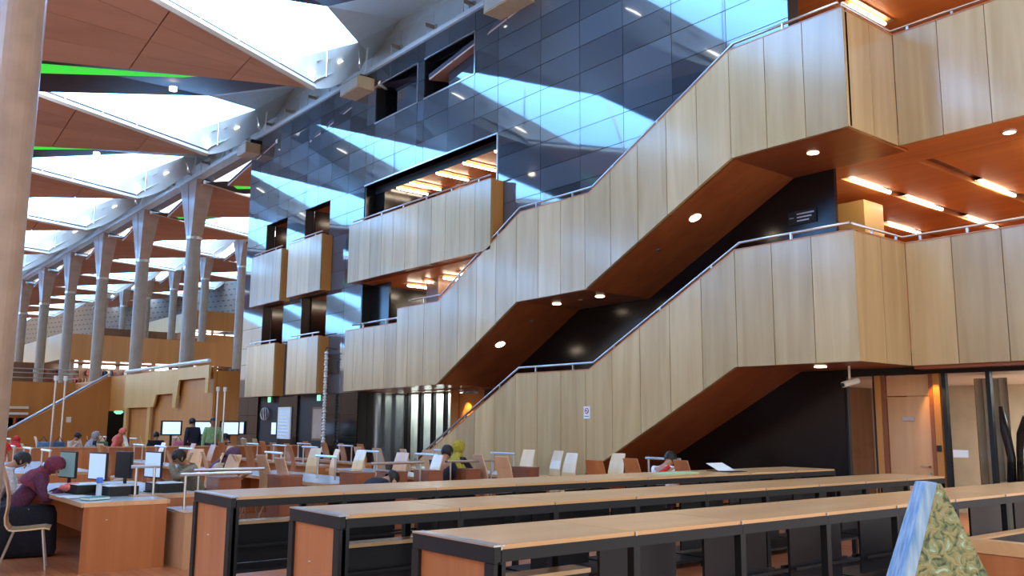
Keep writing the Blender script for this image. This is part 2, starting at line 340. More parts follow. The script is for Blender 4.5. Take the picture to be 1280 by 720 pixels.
# thin bright nosing around openings
for a, b, c, d in OPEN[:2] + [(-21.43, -15.39, 7.02, 8.2)]:
    MB().box(a, b, 11.98, 12.02, d - 0.012, d + 0.022).build('opening_trim', 'steel', wall)
    if c > 8: MB().box(a, b, 11.98, 12.02, c - 0.03, c).build('opening_trim', 'steel', wall)
    MB().box(b - 0.01, b + 0.02, 11.98, 12.02, c, d).build('opening_trim', 'steel', wall)

# control-room windows high in the wall
for n, (a, b) in enumerate(((-20.98, -18.82), (-18.5, -16.31))):
    wr = struct(empty('window_%d' % (n + 1)))
    MB().box(a, b, 12.95, 13.0, 9.93, 10.99).build('back_panel', 'black', wr)
    MB().box(a, a + .04, 12.3, 13, 9.93, 10.99).build('side_panel', 'black_lacquer', wr)
    MB().box(b - .04, b, 12.3, 13, 9.93, 10.99).build('side_panel', 'black_lacquer', wr)
    MB().box(a, b, 12.3, 13, 10.97, 11.0).build('head_panel', 'black', wr)
    MB().box(a, b, 12.3, 13, 9.91, 9.94).build('sill', 'black', wr)
    MB().box(a + .75, b - .03, 12.25, 12.27, 9.96, 10.72).build('pane', 'granite' if n == 0 else 'granite', wr)
    MB().box(a + .72, b, 12.22, 12.28, 10.72, 10.77).build('window_frame', 'frame', wr)

# ceiling edge: ledge rail on top of the granite and along the columns, pale upper wall
struct(MB().box(-29.6, -7.4, 11.93, 12.45, 11.5, 11.62).build('trim_1', 'white'))
struct(MB().box(-95, -29.6, 11.93, 12.45, 11.42, 11.56).build('trim_2', 'white'))
struct(MB().box(-95, -29.7, 11.98, 12.4, 11.16, 11.42).build('trim_3', 'concrete'))
up_ = struct(empty('wall_upper'))
x = -7.4
while x > -92:
    MB().box(x - 1.6, x - 0.01, 12.4, 12.46, 11.62, 12.55).build('wall_panel', 'grey', up_); x -= 1.62
MB().box(-93, -7.4, 12.34, 12.4, 12.55, 12.95).build('cornice_band', 'white', up_)
MB().box(-93, -7.4, 12.47, 12.6, 11.5, 15.6).build('wall_core', 'concrete_pale', up_)
# brackets with posts standing on the ledge
proto = None; n = 0
for x in [-16.9, -18.6, -20.3, -23.9, -25.4, -27.1, -28.8, -30.9, -32.6, -34.9, -37, -39.1]:
    if proto is None:
        proto = empty('ledge_bracket', (x, 12.05, 11.62))
        part(MB().tube([(0, 0, 0), (0, 0, 0.42)], 0.018, 6), 'post', 'white', proto)
        part(MB().box(-.03, .03, 0, .34, .36, .44), 'arm', 'concrete', proto)
        part(MB().box(-.05, .05, .28, .36, .32, .48), 'wall_plate', 'steel', proto); o = proto
    else: o = copy_tree(proto); o.location = (x, 12.05, 11.62)
    tag(o, 'small bracket and post on white ledge above the black wall, %s from the stairs' % ORD[n], 'bracket', 'brackets on the ledge'); n += 1

# pale box speakers hung below the ledge
def ledge_box(x, wd, lab):
    r = tag(empty('ledge_speaker', (x, 11.9, 10.9)), lab, 'speaker', 'box speakers under the ledge')
    part(MB().box(-wd / 2, wd / 2, -.42, .1, 0, .36), 'cabinet', 'beech_pale', r, bevel=0.01)
    part(MB().box(-wd / 2 + .05, wd / 2 - .05, -.435, -.42, .04, .32), 'grille', 'cream', r)
    part(MB().box(-.06, .06, -.1, .1, .36, .6), 'mount', 'frame', r)
ledge_box(-21.6, 1.05, 'pale boxy speaker under the ledge, left of the upper windows')
ledge_box(-14.7, 1.2, 'pale boxy speaker under the ledge at the top edge, right of the upper windows')
ledge_box(-29.3, 0.8, 'small pale speaker under the ledge beside the black wall end')

# ---------------------------------------------------------------- veneered parapets
def panels(root, xs, top, bot, y0, y1, mat='birch'):
    for a, b in zip(xs, xs[1:]):
        lo, hi = min(a, b) + 0.006, max(a, b) - 0.006
        brk = [lo] + [p for p, _ in sorted(top + bot) if lo + .02 < p < hi - .02] + [hi]; brk = sorted(set(round(v, 3) for v in brk))
        for k in range(len(brk) - 1):
            if k and brk[k + 1] - brk[k] < 0.03: continue
        tp = [(v, y0, lerp_profile(top, v + (1e-3 if v == lo else -1e-3 if v == hi else 0))) for v in brk]
        bt = [(v, y0, lerp_profile(bot, v)) for v in reversed(brk)]
        loop = bt + tp
        if max(t[2] for t in tp) - min(t[2] for t in bt) < 0.08: continue
        clean = [loop[0]]
        for p in loop[1:]:
            if (Vector(p) - Vector(clean[-1])).length > 0.004: clean.append(p)
        if len(clean) > 2: part(MB().prism(clean, (0, y1 - y0, 0)), 'panel', mat, root)
def rail_run(root, pts, h=0.13, y=11.70, posts=True, r=0.024):
    path = [(x, y, z + h) for x, z in pts]
    hr = part(MB().tube(path, r, 8), 'handrail', 'steel', root, smooth=True)
    if posts:
        for (xa, za), (xb, zb) in zip(pts, pts[1:]):
            L_ = math.hypot(xb - xa, zb - za); n_ = max(1, round(L_ / 1.35))
            for i in range(n_):
                t = (i + 0.5) / n_; px, pz = xa + (xb - xa) * t, za + (zb - za) * t
                part(MB().box(px - .012, px + .012, y - .03, y + .01, pz - .06, pz + h), 'rail_post', 'steel', hr)
def coping(root, prof, y0, y1, mat='cherry'):
    for (xa, za), (xb, zb) in zip(prof, prof[1:]):
        if abs(xb - xa) < .02: continue
        part(MB().prism([(xa, y0, za), (xb, y0, zb), (xb, y0, zb + .022), (xa, y0, za + .022)], (0, y1 - y0, 0)), 'coping', mat, root)

STEP = 0.695; YF = 11.64
upst = tag(empty('staircase', (-6.6, YF, 2.5)), 'upper flight of the wood-panelled stairs, climbing across the black granite wall', 'staircase'); upst.location = (0, 0, 0)
xs2 = [-6.6 - STEP * i for i in range(0, 18)] + [-18.95] + [-19.5, -20.05, -20.6, -21.1, -21.6]
xs2 = [x for i, x in enumerate(xs2) if i == 0 or x < xs2[i - 1] - .1]
panels(upst, xs2, S2_TOP, S2_BOT, YF, YF + .06)
part(MB().prism([(x, YF + .062, z + .02) for x, z in S2_BOT] + [(x, YF + .062, z - .05) for x, z in reversed(S2_TOP)], (0, .05, 0)), 'parapet_core', 'umber', upst)
coping(upst, S2_TOP, YF - .004, YF + .12)
rail_run(upst, [(-6.7, 7.83), (-8.62, 7.83), (-12.0, 6.06), (-14.2, 6.06), (-17.1, 4.5), (-18.5, 4.5)])
rail_run(upst, [(-18.95, 4.12), (-21.3, 4.12)])
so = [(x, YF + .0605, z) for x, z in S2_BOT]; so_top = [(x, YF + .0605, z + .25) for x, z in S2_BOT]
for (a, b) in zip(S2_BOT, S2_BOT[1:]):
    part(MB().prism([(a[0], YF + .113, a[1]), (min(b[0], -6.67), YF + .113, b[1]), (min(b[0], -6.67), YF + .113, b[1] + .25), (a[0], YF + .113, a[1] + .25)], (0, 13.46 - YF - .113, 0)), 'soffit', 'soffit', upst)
lost = tag(empty('staircase', (0, 0, 0)), 'lower flight of the wood-panelled stairs, rising from the reading room floor', 'staircase')
xs1 = [-6.6 - STEP * i for i in range(0, 18)] + [-19.1]
panels(lost, xs1, S1_TOP, S1_BOT, YF, YF + .06)
part(MB().prism([(-6.61, YF + .062, 2.57), (-8.73, YF + .062, 2.58), (-12.11, YF + .062, .79), (-13.58, YF + .062, .02), (-18.9, YF + .062, .02), (-18.9, YF + .062, .1), (-14.2, YF + .062, 2.58), (-12.07, YF + .062, 2.58), (-8.68, YF + .062, 4.36), (-6.61, YF + .062, 4.36)], (0, .05, 0)), 'parapet_core', 'umber', lost)
coping(lost, S1_TOP, YF - .004, YF + .12)
rail_run(lost, [(-6.7, 4.43), (-8.62, 4.43), (-12.0, 2.66), (-14.2, 2.66), (-19.1, .12)])
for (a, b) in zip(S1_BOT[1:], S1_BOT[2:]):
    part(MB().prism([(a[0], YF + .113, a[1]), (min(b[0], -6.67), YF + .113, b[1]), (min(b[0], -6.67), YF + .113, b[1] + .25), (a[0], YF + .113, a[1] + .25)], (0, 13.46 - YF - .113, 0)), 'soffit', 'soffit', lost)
# recessed downlights in the stair soffits
for root, pts in ((upst, [(-13.9, 12.47, 4.155), (-12.6, 12.47, 4.175), (-7.66, 12.4, 5.975)]), (lost, [(-7.7, 12.4, 2.545)])):
    for p in pts: part(MB().lathe([(.09, .03), (.09, -.004), (.03, -.006)], p, 14), 'downlight', 'spot', root)
def slope_light(root, x, y, prof, m='spot', r=.11):
    z = lerp_profile(prof, x); z2 = lerp_profile(prof, x + .1); d = Vector((.1, 0, z2 - z)).normalized(); nrm = Vector((d.z, 0, -d.x))
    c = Vector((x, y, z)); e = Vector((0, 1, 0)); ring = [c + d * r * math.cos(a) + e * r * math.sin(a) for a in [q * math.pi / 7 for q in range(14)]]
    part(MB().hexa([tuple(p + nrm * .006) for p in ring], [tuple(p - nrm * .03) for p in ring]), 'downlight' if m != 'steel' else 'smoke_detector', m, root)
slope_light(upst, -10.0, 12.3, S2_BOT); slope_light(upst, -15.6, 12.3, S2_BOT)
slope_light(upst, -10.9, 12.3, S2_BOT, 'steel', .05); slope_light(upst, -14.75, 12.5, S2_BOT, 'steel', .05); slope_light(upst, -13.2, 12.5, S2_BOT, 'steel', .05)
# returns into the galleries (x = -6.6) and the gallery fronts (y = 13.1)
def gallery_front(z0, z1, lab):
    r = tag(empty('gallery_parapet'), lab, 'parapet')
    for a, b in ((YF + .01, 12.37), (12.38, 13.09)): part(MB().box(-6.66, -6.6, a, b, z0, z1), 'panel', 'birch', r)
    x = -6.6
    for nx in (-5.9, -5.2, -4.5, -3.8, -3.1, -2.4, -1.7, -1.0):
        part(MB().box(x + .006, nx - .006, 13.1, 13.16, z0, z1), 'panel', 'birch', r); x = nx
    part(MB().box(-6.72, -6.59, YF + .1, 13.1, z1, z1 + .022), 'coping', 'cherry', r)
    part(MB().box(-6.72, -1.0, 13.09, 13.25, z1, z1 + .022), 'coping', 'cherry', r)
    part(MB().tube([(-6.68, YF + .1, z1 + .13), (-6.68, 13.2, z1 + .13), (-1.0, 13.2, z1 + .13)], .024, 8), 'handrail', 'steel', r, smooth=True)
    for p in ((-6.68, 12.3), (-6.68, 13.0), (-6.4, 13.2), (-5.7, 13.2), (-4.9, 13.2), (-4.1, 13.2)):
        part(MB().box(p[0] - .015, p[0] + .015, p[1] - .015, p[1] + .015, z1, z1 + .13), 'rail_post', 'steel', r)
gallery_front(5.985, 7.80, 'top gallery parapet of birch panels with steel handrail, right of the stairs')
gallery_front(2.55, 4.42, 'middle gallery parapet of birch panels with steel handrail, above the door')

# balconies on the left
def balcony(a, b, z0, z1, n, lab):
    r = tag(empty('balcony'), lab, 'balcony'); h = (b - a) / n
    for i in range(n): part(MB().box(a + i * h + .005, a + (i + 1) * h - .005, YF, YF + .05, z0, z1), 'panel', 'birch', r)
    part(MB().box(b - .05, b, YF + .052, 11.99, z0, z1), 'side_panel', 'orange_wood', r)
    part(MB().box(a, a + .05, YF + .052, 11.99, z0, z1), 'side_panel', 'orange_wood', r)
    part(MB().box(a + .05, b - .05, YF + .052, YF + .1, z0 + .02, z1 - .01), 'lining', 'umber', r)
    part(MB().box(a + .05, b - .05, YF + .1, 11.99, z0 + .005, z0 + .1), 'base', 'soffit', r)
    part(MB().box(a, b, YF - .004, YF + .14, z1, z1 + .02), 'coping', 'cherry', r)
    part(MB().tube([(a + .1, YF + .07, z1 + .12), (b - .1, YF + .07, z1 + .12)], .02, 8), 'handrail', 'steel', r)
    m = max(2, round((b - a) / 1.0))
    for i in range(m): 
        x = a + (b - a) * (i + .5) / m; part(MB().box(x - .012, x + .012, YF + .06, YF + .09, z1, z1 + .12), 'rail_post', 'steel', r)
balcony(-21.58, -15.15, 5.42, 7.02, 11, 'long balcony of pale wood panels below the wide upper opening')
balcony(-25.44, -23.22, 5.43, 7.08, 3, 'small upper balcony, next left of the long balcony')
balcony(-28.28, -25.94, 5.40, 7.05, 4, 'small upper balcony at the far left end of the black wall')
balcony(-25.2, -23.2, 2.46, 4.09, 3, 'small lower balcony, just left of the hanging white garland')
balcony(-28.3, -26.12, 2.44, 4.07, 4, 'small lower balcony at the far left end of the black wall')

# ---------------------------------------------------------------- rooms behind the openings
def room(name_ceiling, x0, x1, y0, y1, z0, z1, wallm='umber', ceil='gallery_ceiling'):
    struct(MB().box(x0, x1, y0, y1, z1, z1 + .14).build(name_ceiling, ceil))
    struct(MB().box(x0, x1, y1, y1 + .1, z0, z1).build('wall_back', wallm))
    struct(MB().box(x0 - .06, x0, y0, y1, z0, z1).build('wall_left', 'black_lacquer'))
    struct(MB().box(x1, x1 + .06, y0, y1, z0, z1).build('wall_right', wallm))
room('ceiling', -21.37, -15.45, 12.02, 19, 5.6, 8.2)
room('ceiling', -25.04, -23.53, 12.31, 19, 5.6, 8.2, 'soffit'); room('ceiling', -27.94, -26.46, 12.31, 19, 5.6, 8.2, 'soffit')
room('ceiling', -21.37, -15.45, 12.0, 19, 4.0, 5.41); struct(MB().box(-21.37, -15.45, 12.02, 19, 5.56, 5.62).build('floor', 'beech'))
room('ceiling', -25.04, -23.53, 12.31, 19, 2.75, 5.42, 'soffit'); room('ceiling', -27.94, -26.46, 12.31, 19, 2.75, 5.42, 'soffit')
struct(MB().box(-29, -15.45, 13.47, 19, 2.5, 2.75).build('floor', 'beech'))
struct(MB().box(-21.4, -17.2, 13.0, 13.47, 2.48, 2.7).build('trim_5', 'soffit'))
# glossy black screen and timber post in the middle opening
struct(MB().box(-21.36, -20.45, 12.3, 12.36, 4.1, 5.40).build('wall_screen', 'black_lacquer'))
struct(MB().box(-19.55, -19.0, 12.9, 14.2, 2.75, 5.40).build('wall_pier', 'umber'))
# big recess: black wall strip in front of the ceiling
struct(MB().box(-21.36, -15.46, 12.31, 12.34, 8.0, 8.2).build('trim_6', 'black'))
struct(MB().box(-21.36, -20.9, 12.34, 15.5, 5.6, 8.18).build('wall_screen', 'black_lacquer'))

# twin tube ceiling lights: housing + two tubes (long axis y)
fix0 = [None]
def fixture(x, y, z, lab, group, L_=1.15):
    if fix0[0] is None:
        r = empty('ceiling_light', (x, y, z)); fix0[0] = r
        part(MB().add([(-.13, -.6, 0), (.13, -.6, 0), (.13, .6, 0), (-.13, .6, 0), (-.07, -.5, .05), (.07, -.5, .05), (.07, .5, .05), (-.07, .5, .05)],
             [(0, 1, 5, 4), (1, 2, 6, 5), (2, 3, 7, 6), (3, 0, 4, 7), (4, 5, 6, 7)]), 'reflector', 'steel', r)
        part(MB().box(-.14, .14, -.62, .62, -.012, -.002), 'housing_rim', 'soffit', r) if False else None
        for s in (-1, 1): part(MB().tube([(0, s * .27 - .24, -.055), (0, s * .27 + .24, -.055)], .032, 8), 'tube', 'tube', r)
    else: r = copy_tree(fix0[0])
    r.location = (x, y, z - .012); r.scale = (1, L_ / 1.15, 1); tag(r, lab, 'ceiling light', group); return r
for i, x in enumerate((-22.3,)): pass
for i, x in enumerate((-20.75, -20.1, -18.8, -17.6, -16.3)):
    fixture(x, 13.15, 8.19, 'twin-tube ceiling light in the wide upper opening, %s from its left end' % ORD[i], 'lights in the wide upper opening')
fixture(-20.4, 14.9, 8.19, 'twin-tube ceiling light deep behind the left end of the wide upper opening', 'lights in the wide upper opening')
for i, x in enumerate((-20.3, -19.4, -18.6, -17.85, -16.8)):
    fixture(x, 13.3, 5.40, 'twin-tube light under the long balcony, %s from the black glass screen' % ORD[i], 'lights under the long balcony')
for i, (x, y) in enumerate(((-20.2, 14.9), (-18.6, 14.9), (-20.2, 16.3), (-18.4, 16.4), (-17.2, 14.9))):
    fixture(x, y, 5.40, 'twin-tube light deeper behind the long balcony underside, %s of the back ones' % ORD[i], 'lights under the long balcony')
for i, (x, y, z, lab) in enumerate(((-23.85, 13.6, 8.19, 'front light in the small upper opening left of the long balcony'), (-23.85, 15.2, 8.19, 'rear light in the small upper opening left of the long balcony'),
    (-26.75, 13.6, 8.19, 'front light in the leftmost small upper opening of the black wall'), (-23.85, 13.2, 5.41, 'front light in the small middle opening above the lower balcony by the garland'),
    (-23.85, 14.6, 5.41, 'middle light in the small middle opening above the lower balcony by the garland'), (-23.85, 16.1, 5.41, 'rear light in the small middle opening above the lower balcony by the garland'),
    (-26.75, 13.2, 5.41, 'light in the leftmost small middle opening of the black wall'))):
    fixture(x, y, z, lab, 'lights in the small openings')

# black recess wall behind the stairs and storeys right of it
struct(MB().box(-15.4, -7.95, 13.47, 13.55, 0, 6.0).build('wall_recess', 'black_lacquer'))
struct(MB().box(-17.7, -15.4, 13.47, 13.55, 0, 4.6).build('wall_recess', 'black_lacquer'))
struct(MB().box(-12.6, -7.75, 12.31, 13.46, 6.3, 6.4).build('ceiling', 'black'))
struct(MB().box(-12, -1, 13.47, 24, 2.56, 2.75).build('floor', 'beech'))
struct(MB().box(-6.72, -1, 13.165, 13.47, 2.56, 2.75).build('floor', 'umber'))
struct(MB().box(-8.7, -6.665, YF + .2, 13.47, 5.985, 6.2).build('ceiling', 'gallery_ceiling'))
cl = struct(MB().box(-6.6, -1, 13.165, 13.45, 5.99, 6.15).build('ceiling', 'gallery_ceiling'))
struct(MB().box(-12, -1, 13.47, 14.2, 6.0, 6.15).build('ceiling', 'gallery_ceiling'))
for i, (a, b) in enumerate(((-12, -9.62), (-9.38, -8.25), (-8.0, -6.85), (-6.6, -5.2), (-5.0, -3.6), (-3.4, -1))):
    struct(MB().box(a, b, 14.215, 24, 6.0, 6.15).build('ceiling', 'gallery_ceiling'))
struct(MB().box(-12, -1, 13.47, 24, 6.1, 6.2).build('ceiling', 'umber'))
struct(MB().box(-12.1, -12, 13.5, 24, 2.75, 6).build('wall_left', 'gallery_ceiling')); struct(MB().box(-12, -1, 24, 24.1, 2.75, 6).build('wall_back', 'gallery_ceiling'))
struct(MB().box(-9.15, -8.5, 15.4, 16.1, 2.75, 5.88).build('wall_pier', 'tan_wood'))
struct(MB().box(-8.6, -6.2, 18.5, 18.7, 2.75, 5.2).build('wall_pier', 'tan_wood'))
for i, (x, y, lab) in enumerate(((-8.12, 15.0, 'nearest tube light over the middle gallery, left strip'), (-8.12, 17.05, 'second tube light along the left strip over the middle gallery'), (-9.5, 18.9, 'tube light past the timber pier over the middle gallery'),
    (-8.12, 19.6, 'farthest tube light along the left strip over the middle gallery'), (-6.72, 17.0, 'tube light in the right strip over the middle gallery'), (-6.72, 19.6, 'rear tube light in the right strip over the middle gallery'), (-5.1, 14.9, 'tube light at the right edge over the middle gallery'))):
    fixture(x, y, 6.05, lab, 'lights over the middle gallery', 1.5)
sp = tag(empty('ceiling_downlight', (-5.22, 13.72, 5.99)), 'round downlight in the border of the orange ceiling above the middle gallery', 'downlight')
part(MB().lathe([(.1, .02), (.1, -.01), (.085, -.014)], (0, 0, 0), 16), 'rim', 'white', sp); part(MB().lathe([(.08, 0), (.08, -.016), (.02, -.018)], (0, 0, 0), 16), 'lens', 'spot', sp)
# top gallery
struct(MB().box(-9.5, -1, 12.0, 24, 9.4, 9.55).build('ceiling', 'gallery_ceiling')); struct(MB().box(-9.6, -9.5, 12.32, 24, 6.2, 9.4).build('wall_left', 'black'))
struct(MB().box(-12, -1, 13.47, 24, 6.2, 6.3).build('floor', 'beech')); struct(MB().box(-9.5, -1, 24, 24.1, 6.3, 9.4).build('wall_back', 'gallery_ceiling'))
struct(MB().box(-7.6, -1, 11.95, 12.1, 9.55, 12.9).build('wall_upper', 'grey'))
fixture(-8.05, 15.1, 9.39, 'tube light over the top gallery beside the stair head', 'lights over the top gallery', 1.4)
fixture(-6.6, 15.1, 9.39, 'tube light over the top gallery, second from the stair head', 'lights over the top gallery', 1.4)
fixture(-5.2, 17.1, 9.39, 'tube light over the top gallery, third from the stair head', 'lights over the top gallery', 1.4)

# ---------------------------------------------------------------- ground floor, right: door, glazing
struct(MB().box(-7.95, -1, 13.45, 13.55, 2.44, 2.56).build('wall_lintel', 'black'))
struct(MB().box(-8.1, -6.67, YF + .2, 13.46, 2.56, 2.7).build('ceiling', 'soffit'))
struct(MB().box(-6.6, -1, 13.165, 13.46, 2.5, 2.56).build('ceiling', 'soffit'))
dr = struct(empty('door_1'))
leaf = MB().box(-7.22, -6.55, 13.47, 13.52, 0.01, 2.10).build('door_leaf', 'door', dr)
MB().box(-7.22, -6.55, 13.47, 13.52, 2.115, 2.43).build('transom_panel', 'door', dr)
for a, b in ((-7.29, -7.23), (-6.54, -6.48)): MB().box(a, b, 13.44, 13.53, 0, 2.44).build('door_frame', 'cherry_dark', dr)
for a, b in ((-7.40, -7.30), (-6.47, -6.37)): MB().box(a, b, 13.43, 13.54, 0, 2.44).build('jamb_panel', 'orange_wood', dr)
h = MB().box(-6.72, -6.58, 13.41, 13.43, 1.04, 1.06).box(-6.60, -6.58, 13.41, 13.47, 1.04, 1.06).build('door_handle', 'steel', leaf)
MB().box(-6.62, -6.58, 13.455, 13.47, .9, .96).build('lock', 'steel', leaf)
MB().box(-6.98, -6.80, 13.455, 13.47, 1.73, 1.79).build('name_plate', 'steel', leaf)
MB().box(-6.45, -6.39, 13.40, 13.43, 1.28, 1.37).build('card_reader', 'frame', dr)
wn = struct(empty('window_3'))
for x in (-7.93, -7.44): MB().box(x, x + .04, 13.45, 13.53, 0, 2.44).build('mullion', 'black', wn)
MB().add([(-7.89, 13.48, 0), (-7.44, 13.48, 0), (-7.44, 13.48, 2.44), (-7.89, 13.48, 2.44)], [(0, 1, 2, 3)]).build('pane', 'glass', wn, fix=False)
wn = struct(empty('window_4'))
for x in (-6.34, -5.70, -4.6, -3.4): MB().box(x, x + .06, 13.44, 13.53, 0, 2.44).build('mullion', 'black', wn)
for a, b in ((-6.28, -5.70), (-5.64, -4.6), (-4.54, -3.4)): MB().add([(a, 13.48, 0), (b, 13.48, 0), (b, 13.48, 2.44), (a, 13.48, 2.44)], [(0, 1, 2, 3)]).build('pane', 'glass', wn, fix=False)
for x0, x1, m_, y in ((-6.35, -5.75, 'curtain_tan', 14.5), (-5.7, -4.3, 'curtain', 15.2), (-8.0, -7.3, 'umber', 14.4)):
    mb = MB(); n_ = int((x1 - x0) / .06)
    for i in range(n_):
        a = x0 + i * .06; dy = .05 * (-1) ** i
        mb.add([(a, y + dy, .02), (a + .06, y - dy, .02), (a + .06, y - dy, 2.4), (a, y + dy, 2.4)], [(0, 1, 2, 3)])
    tag(mb.build('curtain', m_, fix=False), {'curtain_tan': 'tan pleated curtain behind the glazing right of the door', 'curtain': 'pale grey curtain at the right behind the glazing', 'umber': 'brown curtain behind the narrow glazing left of the door'}[m_], 'curtain')
struct(MB().box(-10, -1, 18, 18.1, 0, 2.5).build('wall_back', 'curtain_tan')); struct(MB().box(-10.1, -10, 13.6, 18, 0, 2.5).build('wall_left', 'umber'))
struct(MB().box(-10, -1, 13.56, 18, 2.45, 2.55).build('ceiling', 'white'))
pw = bpy.data.lights.new('exhibit_room_fill', 'AREA'); pw.energy = 170; pw.size = 1.5; po = bpy.data.objects.new('exhibit_room_fill', pw); COL.objects.link(po); po.location = (-5, 15.8, 2.42)  # added area light without a fixture, brightens the curtains and room behind the glass
# paper notice on the glass
o = MB().box(-6.24, -6.02, 13.455, 13.462, 1.20, 1.31).build('paper_notice', 'white'); tag(o, 'small white paper notice on the glass right of the door', 'notice')
# dark bronze figure group on a plinth behind the glass
fg = tag(empty('bronze_sculpture', (-5.55, 14.0, 0)), 'dark bronze abstract figures on a plinth behind the right glazing', 'sculpture')
part(MB().box(-.25, .7, -.2, .3, 0, .85), 'plinth', 'curtain_tan', fg, bevel=.01)
part(MB().tube([(-.12, 0, .85), (-.1, 0, 1.2), (-.16, 0, 1.6), (-.2, 0, 1.95)], [.07, .06, .07, .03], 8), 'tall_figure', 'bronze', fg, smooth=True)
part(MB().tube([(.0, 0, .85), (.02, 0, 1.3), (.05, 0, 1.55), (.14, 0, 1.72), (.24, .02, 1.62), (.24, .02, 1.3), (.2, 0, 1.2)], [.05, .05, .06, .11, .10, .05, .04], 8), 'bent_figure', 'bronze', fg, smooth=True)
part(MB().tube([(.52, 0, .85), (.5, 0, 1.25), (.48, 0, 1.5), (.52, 0, 1.62)], [.06, .05, .10, .05], 8), 'small_figure', 'bronze', fg, smooth=True)

# security camera under the lower landing
sc_ = tag(empty('security_camera', (-7.28, 12.5, 2.35)), 'beige security camera hanging under the lower landing left of the door', 'camera')
part(MB().tube([(0, 0, .2), (0, 0, 0)], .018, 8), 'stem', 'cream', sc_)
part(MB().tube([(-.03, -.14, -.09), (.05, .14, -.02)], [.045, .05], 12), 'housing', 'cream', sc_, smooth=False)
part(MB().tube([(-.034, -.16, -.093), (-.03, -.14, -.09)], .03, 12), 'lens', 'black', sc_)

# ---------------------------------------------------------------- ground floor, left part of the wall
cw = struct(empty('window_5'))
MB().add([(-22.7, 13.6, 0), (-19.25, 13.6, 0), (-19.25, 13.6, 2.48), (-22.7, 13.6, 2.48)], [(0, 1, 2, 3)]).build('pane', 'glass', cw, fix=False)
for x in (-22.75, -22.05, -21.4, -20.75, -20.15, -19.6, -19.27): MB().box(x, x + .07, 13.55, 13.66, 0, 2.48).build('mullion', 'black', cw)
mb = MB()
cid = 0
for a, b in ((-22.65, -22.15), (-21.98, -21.5), (-21.33, -20.85), (-20.68, -20.2), (-20.08, -19.65), (-19.55, -19.3)):
    mb = MB(); n_ = max(3, int((b - a) / .07))
    for i in range(n_):
        p = a + (b - a) * i / n_; q = a + (b - a) * (i + 1) / n_; dy = .04 * (-1) ** i
        mb.add([(p, 13.95 + dy, .02), (q, 13.95 - dy, .02), (q, 13.95 - dy, 2.45), (p, 13.95 + dy, 2.45)], [(0, 1, 2, 3)])
    tag(mb.build('curtain', 'curtain', fix=False), 'pale grey-green curtain under the stair landing, %s from the left' % ORD[cid], 'curtain', 'curtains under the landing'); cid += 1
struct(MB().box(-23.4, -19.2, 14.6, 14.7, 0, 2.5).build('wall_back', 'black'))
struct(MB().box(-19.2, -18.86, 13.5, 13.6, 0, 2.5).build('wall_panel', 'orange_wood')); struct(MB().box(-18.83, -18.0, 13.53, 13.6, 0, 2.4).build('door_2', 'orange_wood'))
struct(MB().box(-18.0, -17.7, 13.5, 13.6, 0, 2.5).build('wall_panel', 'orange_wood'))
o = tag(empty('wall_spotlight', (-18.45, 13.3, 2.44)), 'warm spotlight washing the wood panel under the stair landing', 'spotlight')
part(MB().lathe([(.05, .04), (.05, -.02), (.03, -.03)], (0, 0, 0), 12), 'can', 'steel', o); part(MB().lathe([(.035, 0), (.035, -.032), (.01, -.034)], (0, 0, 0), 12), 'lens', 'spot', o)
sl = bpy.data.lights.new('wall_wash', 'SPOT'); sl.energy = 60; sl.color = (1, .55, .18); sl.spot_size = 1.1; sl.spot_blend = .6; so_ = bpy.data.objects.new('wall_wash', sl); COL.objects.link(so_); so_.location = (-18.45, 13.33, 2.38); so_.rotation_euler = (.25, 0, 0)
sl2 = bpy.data.lights.new('door_wash', 'SPOT'); sl2.energy = 25; sl2.color = (1, .55, .18); sl2.spot_size = 1.0; sl2.spot_blend = .7; s2_ = bpy.data.objects.new('door_wash', sl2); COL.objects.link(s2_); s2_.location = (-6.42, 13.2, 2.45); s2_.rotation_euler = (.45, 0, 0)
cl_ = bpy.data.lights.new('curtain_fill', 'AREA'); cl_.energy = 46; cl_.shape = 'RECTANGLE'; cl_.size = 4.0; cl_.size_y = .2; co_ = bpy.data.objects.new('curtain_fill', cl_); COL.objects.link(co_); co_.location = (-21.3, 13.74, 2.44); co_.rotation_euler = (.25, 0, 0)  # last one: unseen area light put in to brighten the landing curtains
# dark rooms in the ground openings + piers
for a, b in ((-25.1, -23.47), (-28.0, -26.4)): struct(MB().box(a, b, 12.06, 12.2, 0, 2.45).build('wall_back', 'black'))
struct(MB().box(-22.4, -21.45, 12.31, 13.5, 0, 2.45).build('wall_pier', 'granite'))
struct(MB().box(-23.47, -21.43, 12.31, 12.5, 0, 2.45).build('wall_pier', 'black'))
# exit signs
for x, lab in ((-26.95, 'small green exit sign under the leftmost lower balcony'), (-23.55, 'small green exit sign under the lower balcony by the garland')):
    r = tag(empty('exit_sign', (x, 11.95, 2.34)), lab, 'exit sign', 'exit signs')
    part(MB().box(-.12, .12, -.03, .03, -.09, .09), 'housing', 'steel', r); part(MB().box(-.11, .11, -.034, -.03, -.08, .08), 'face', 'exit', r)
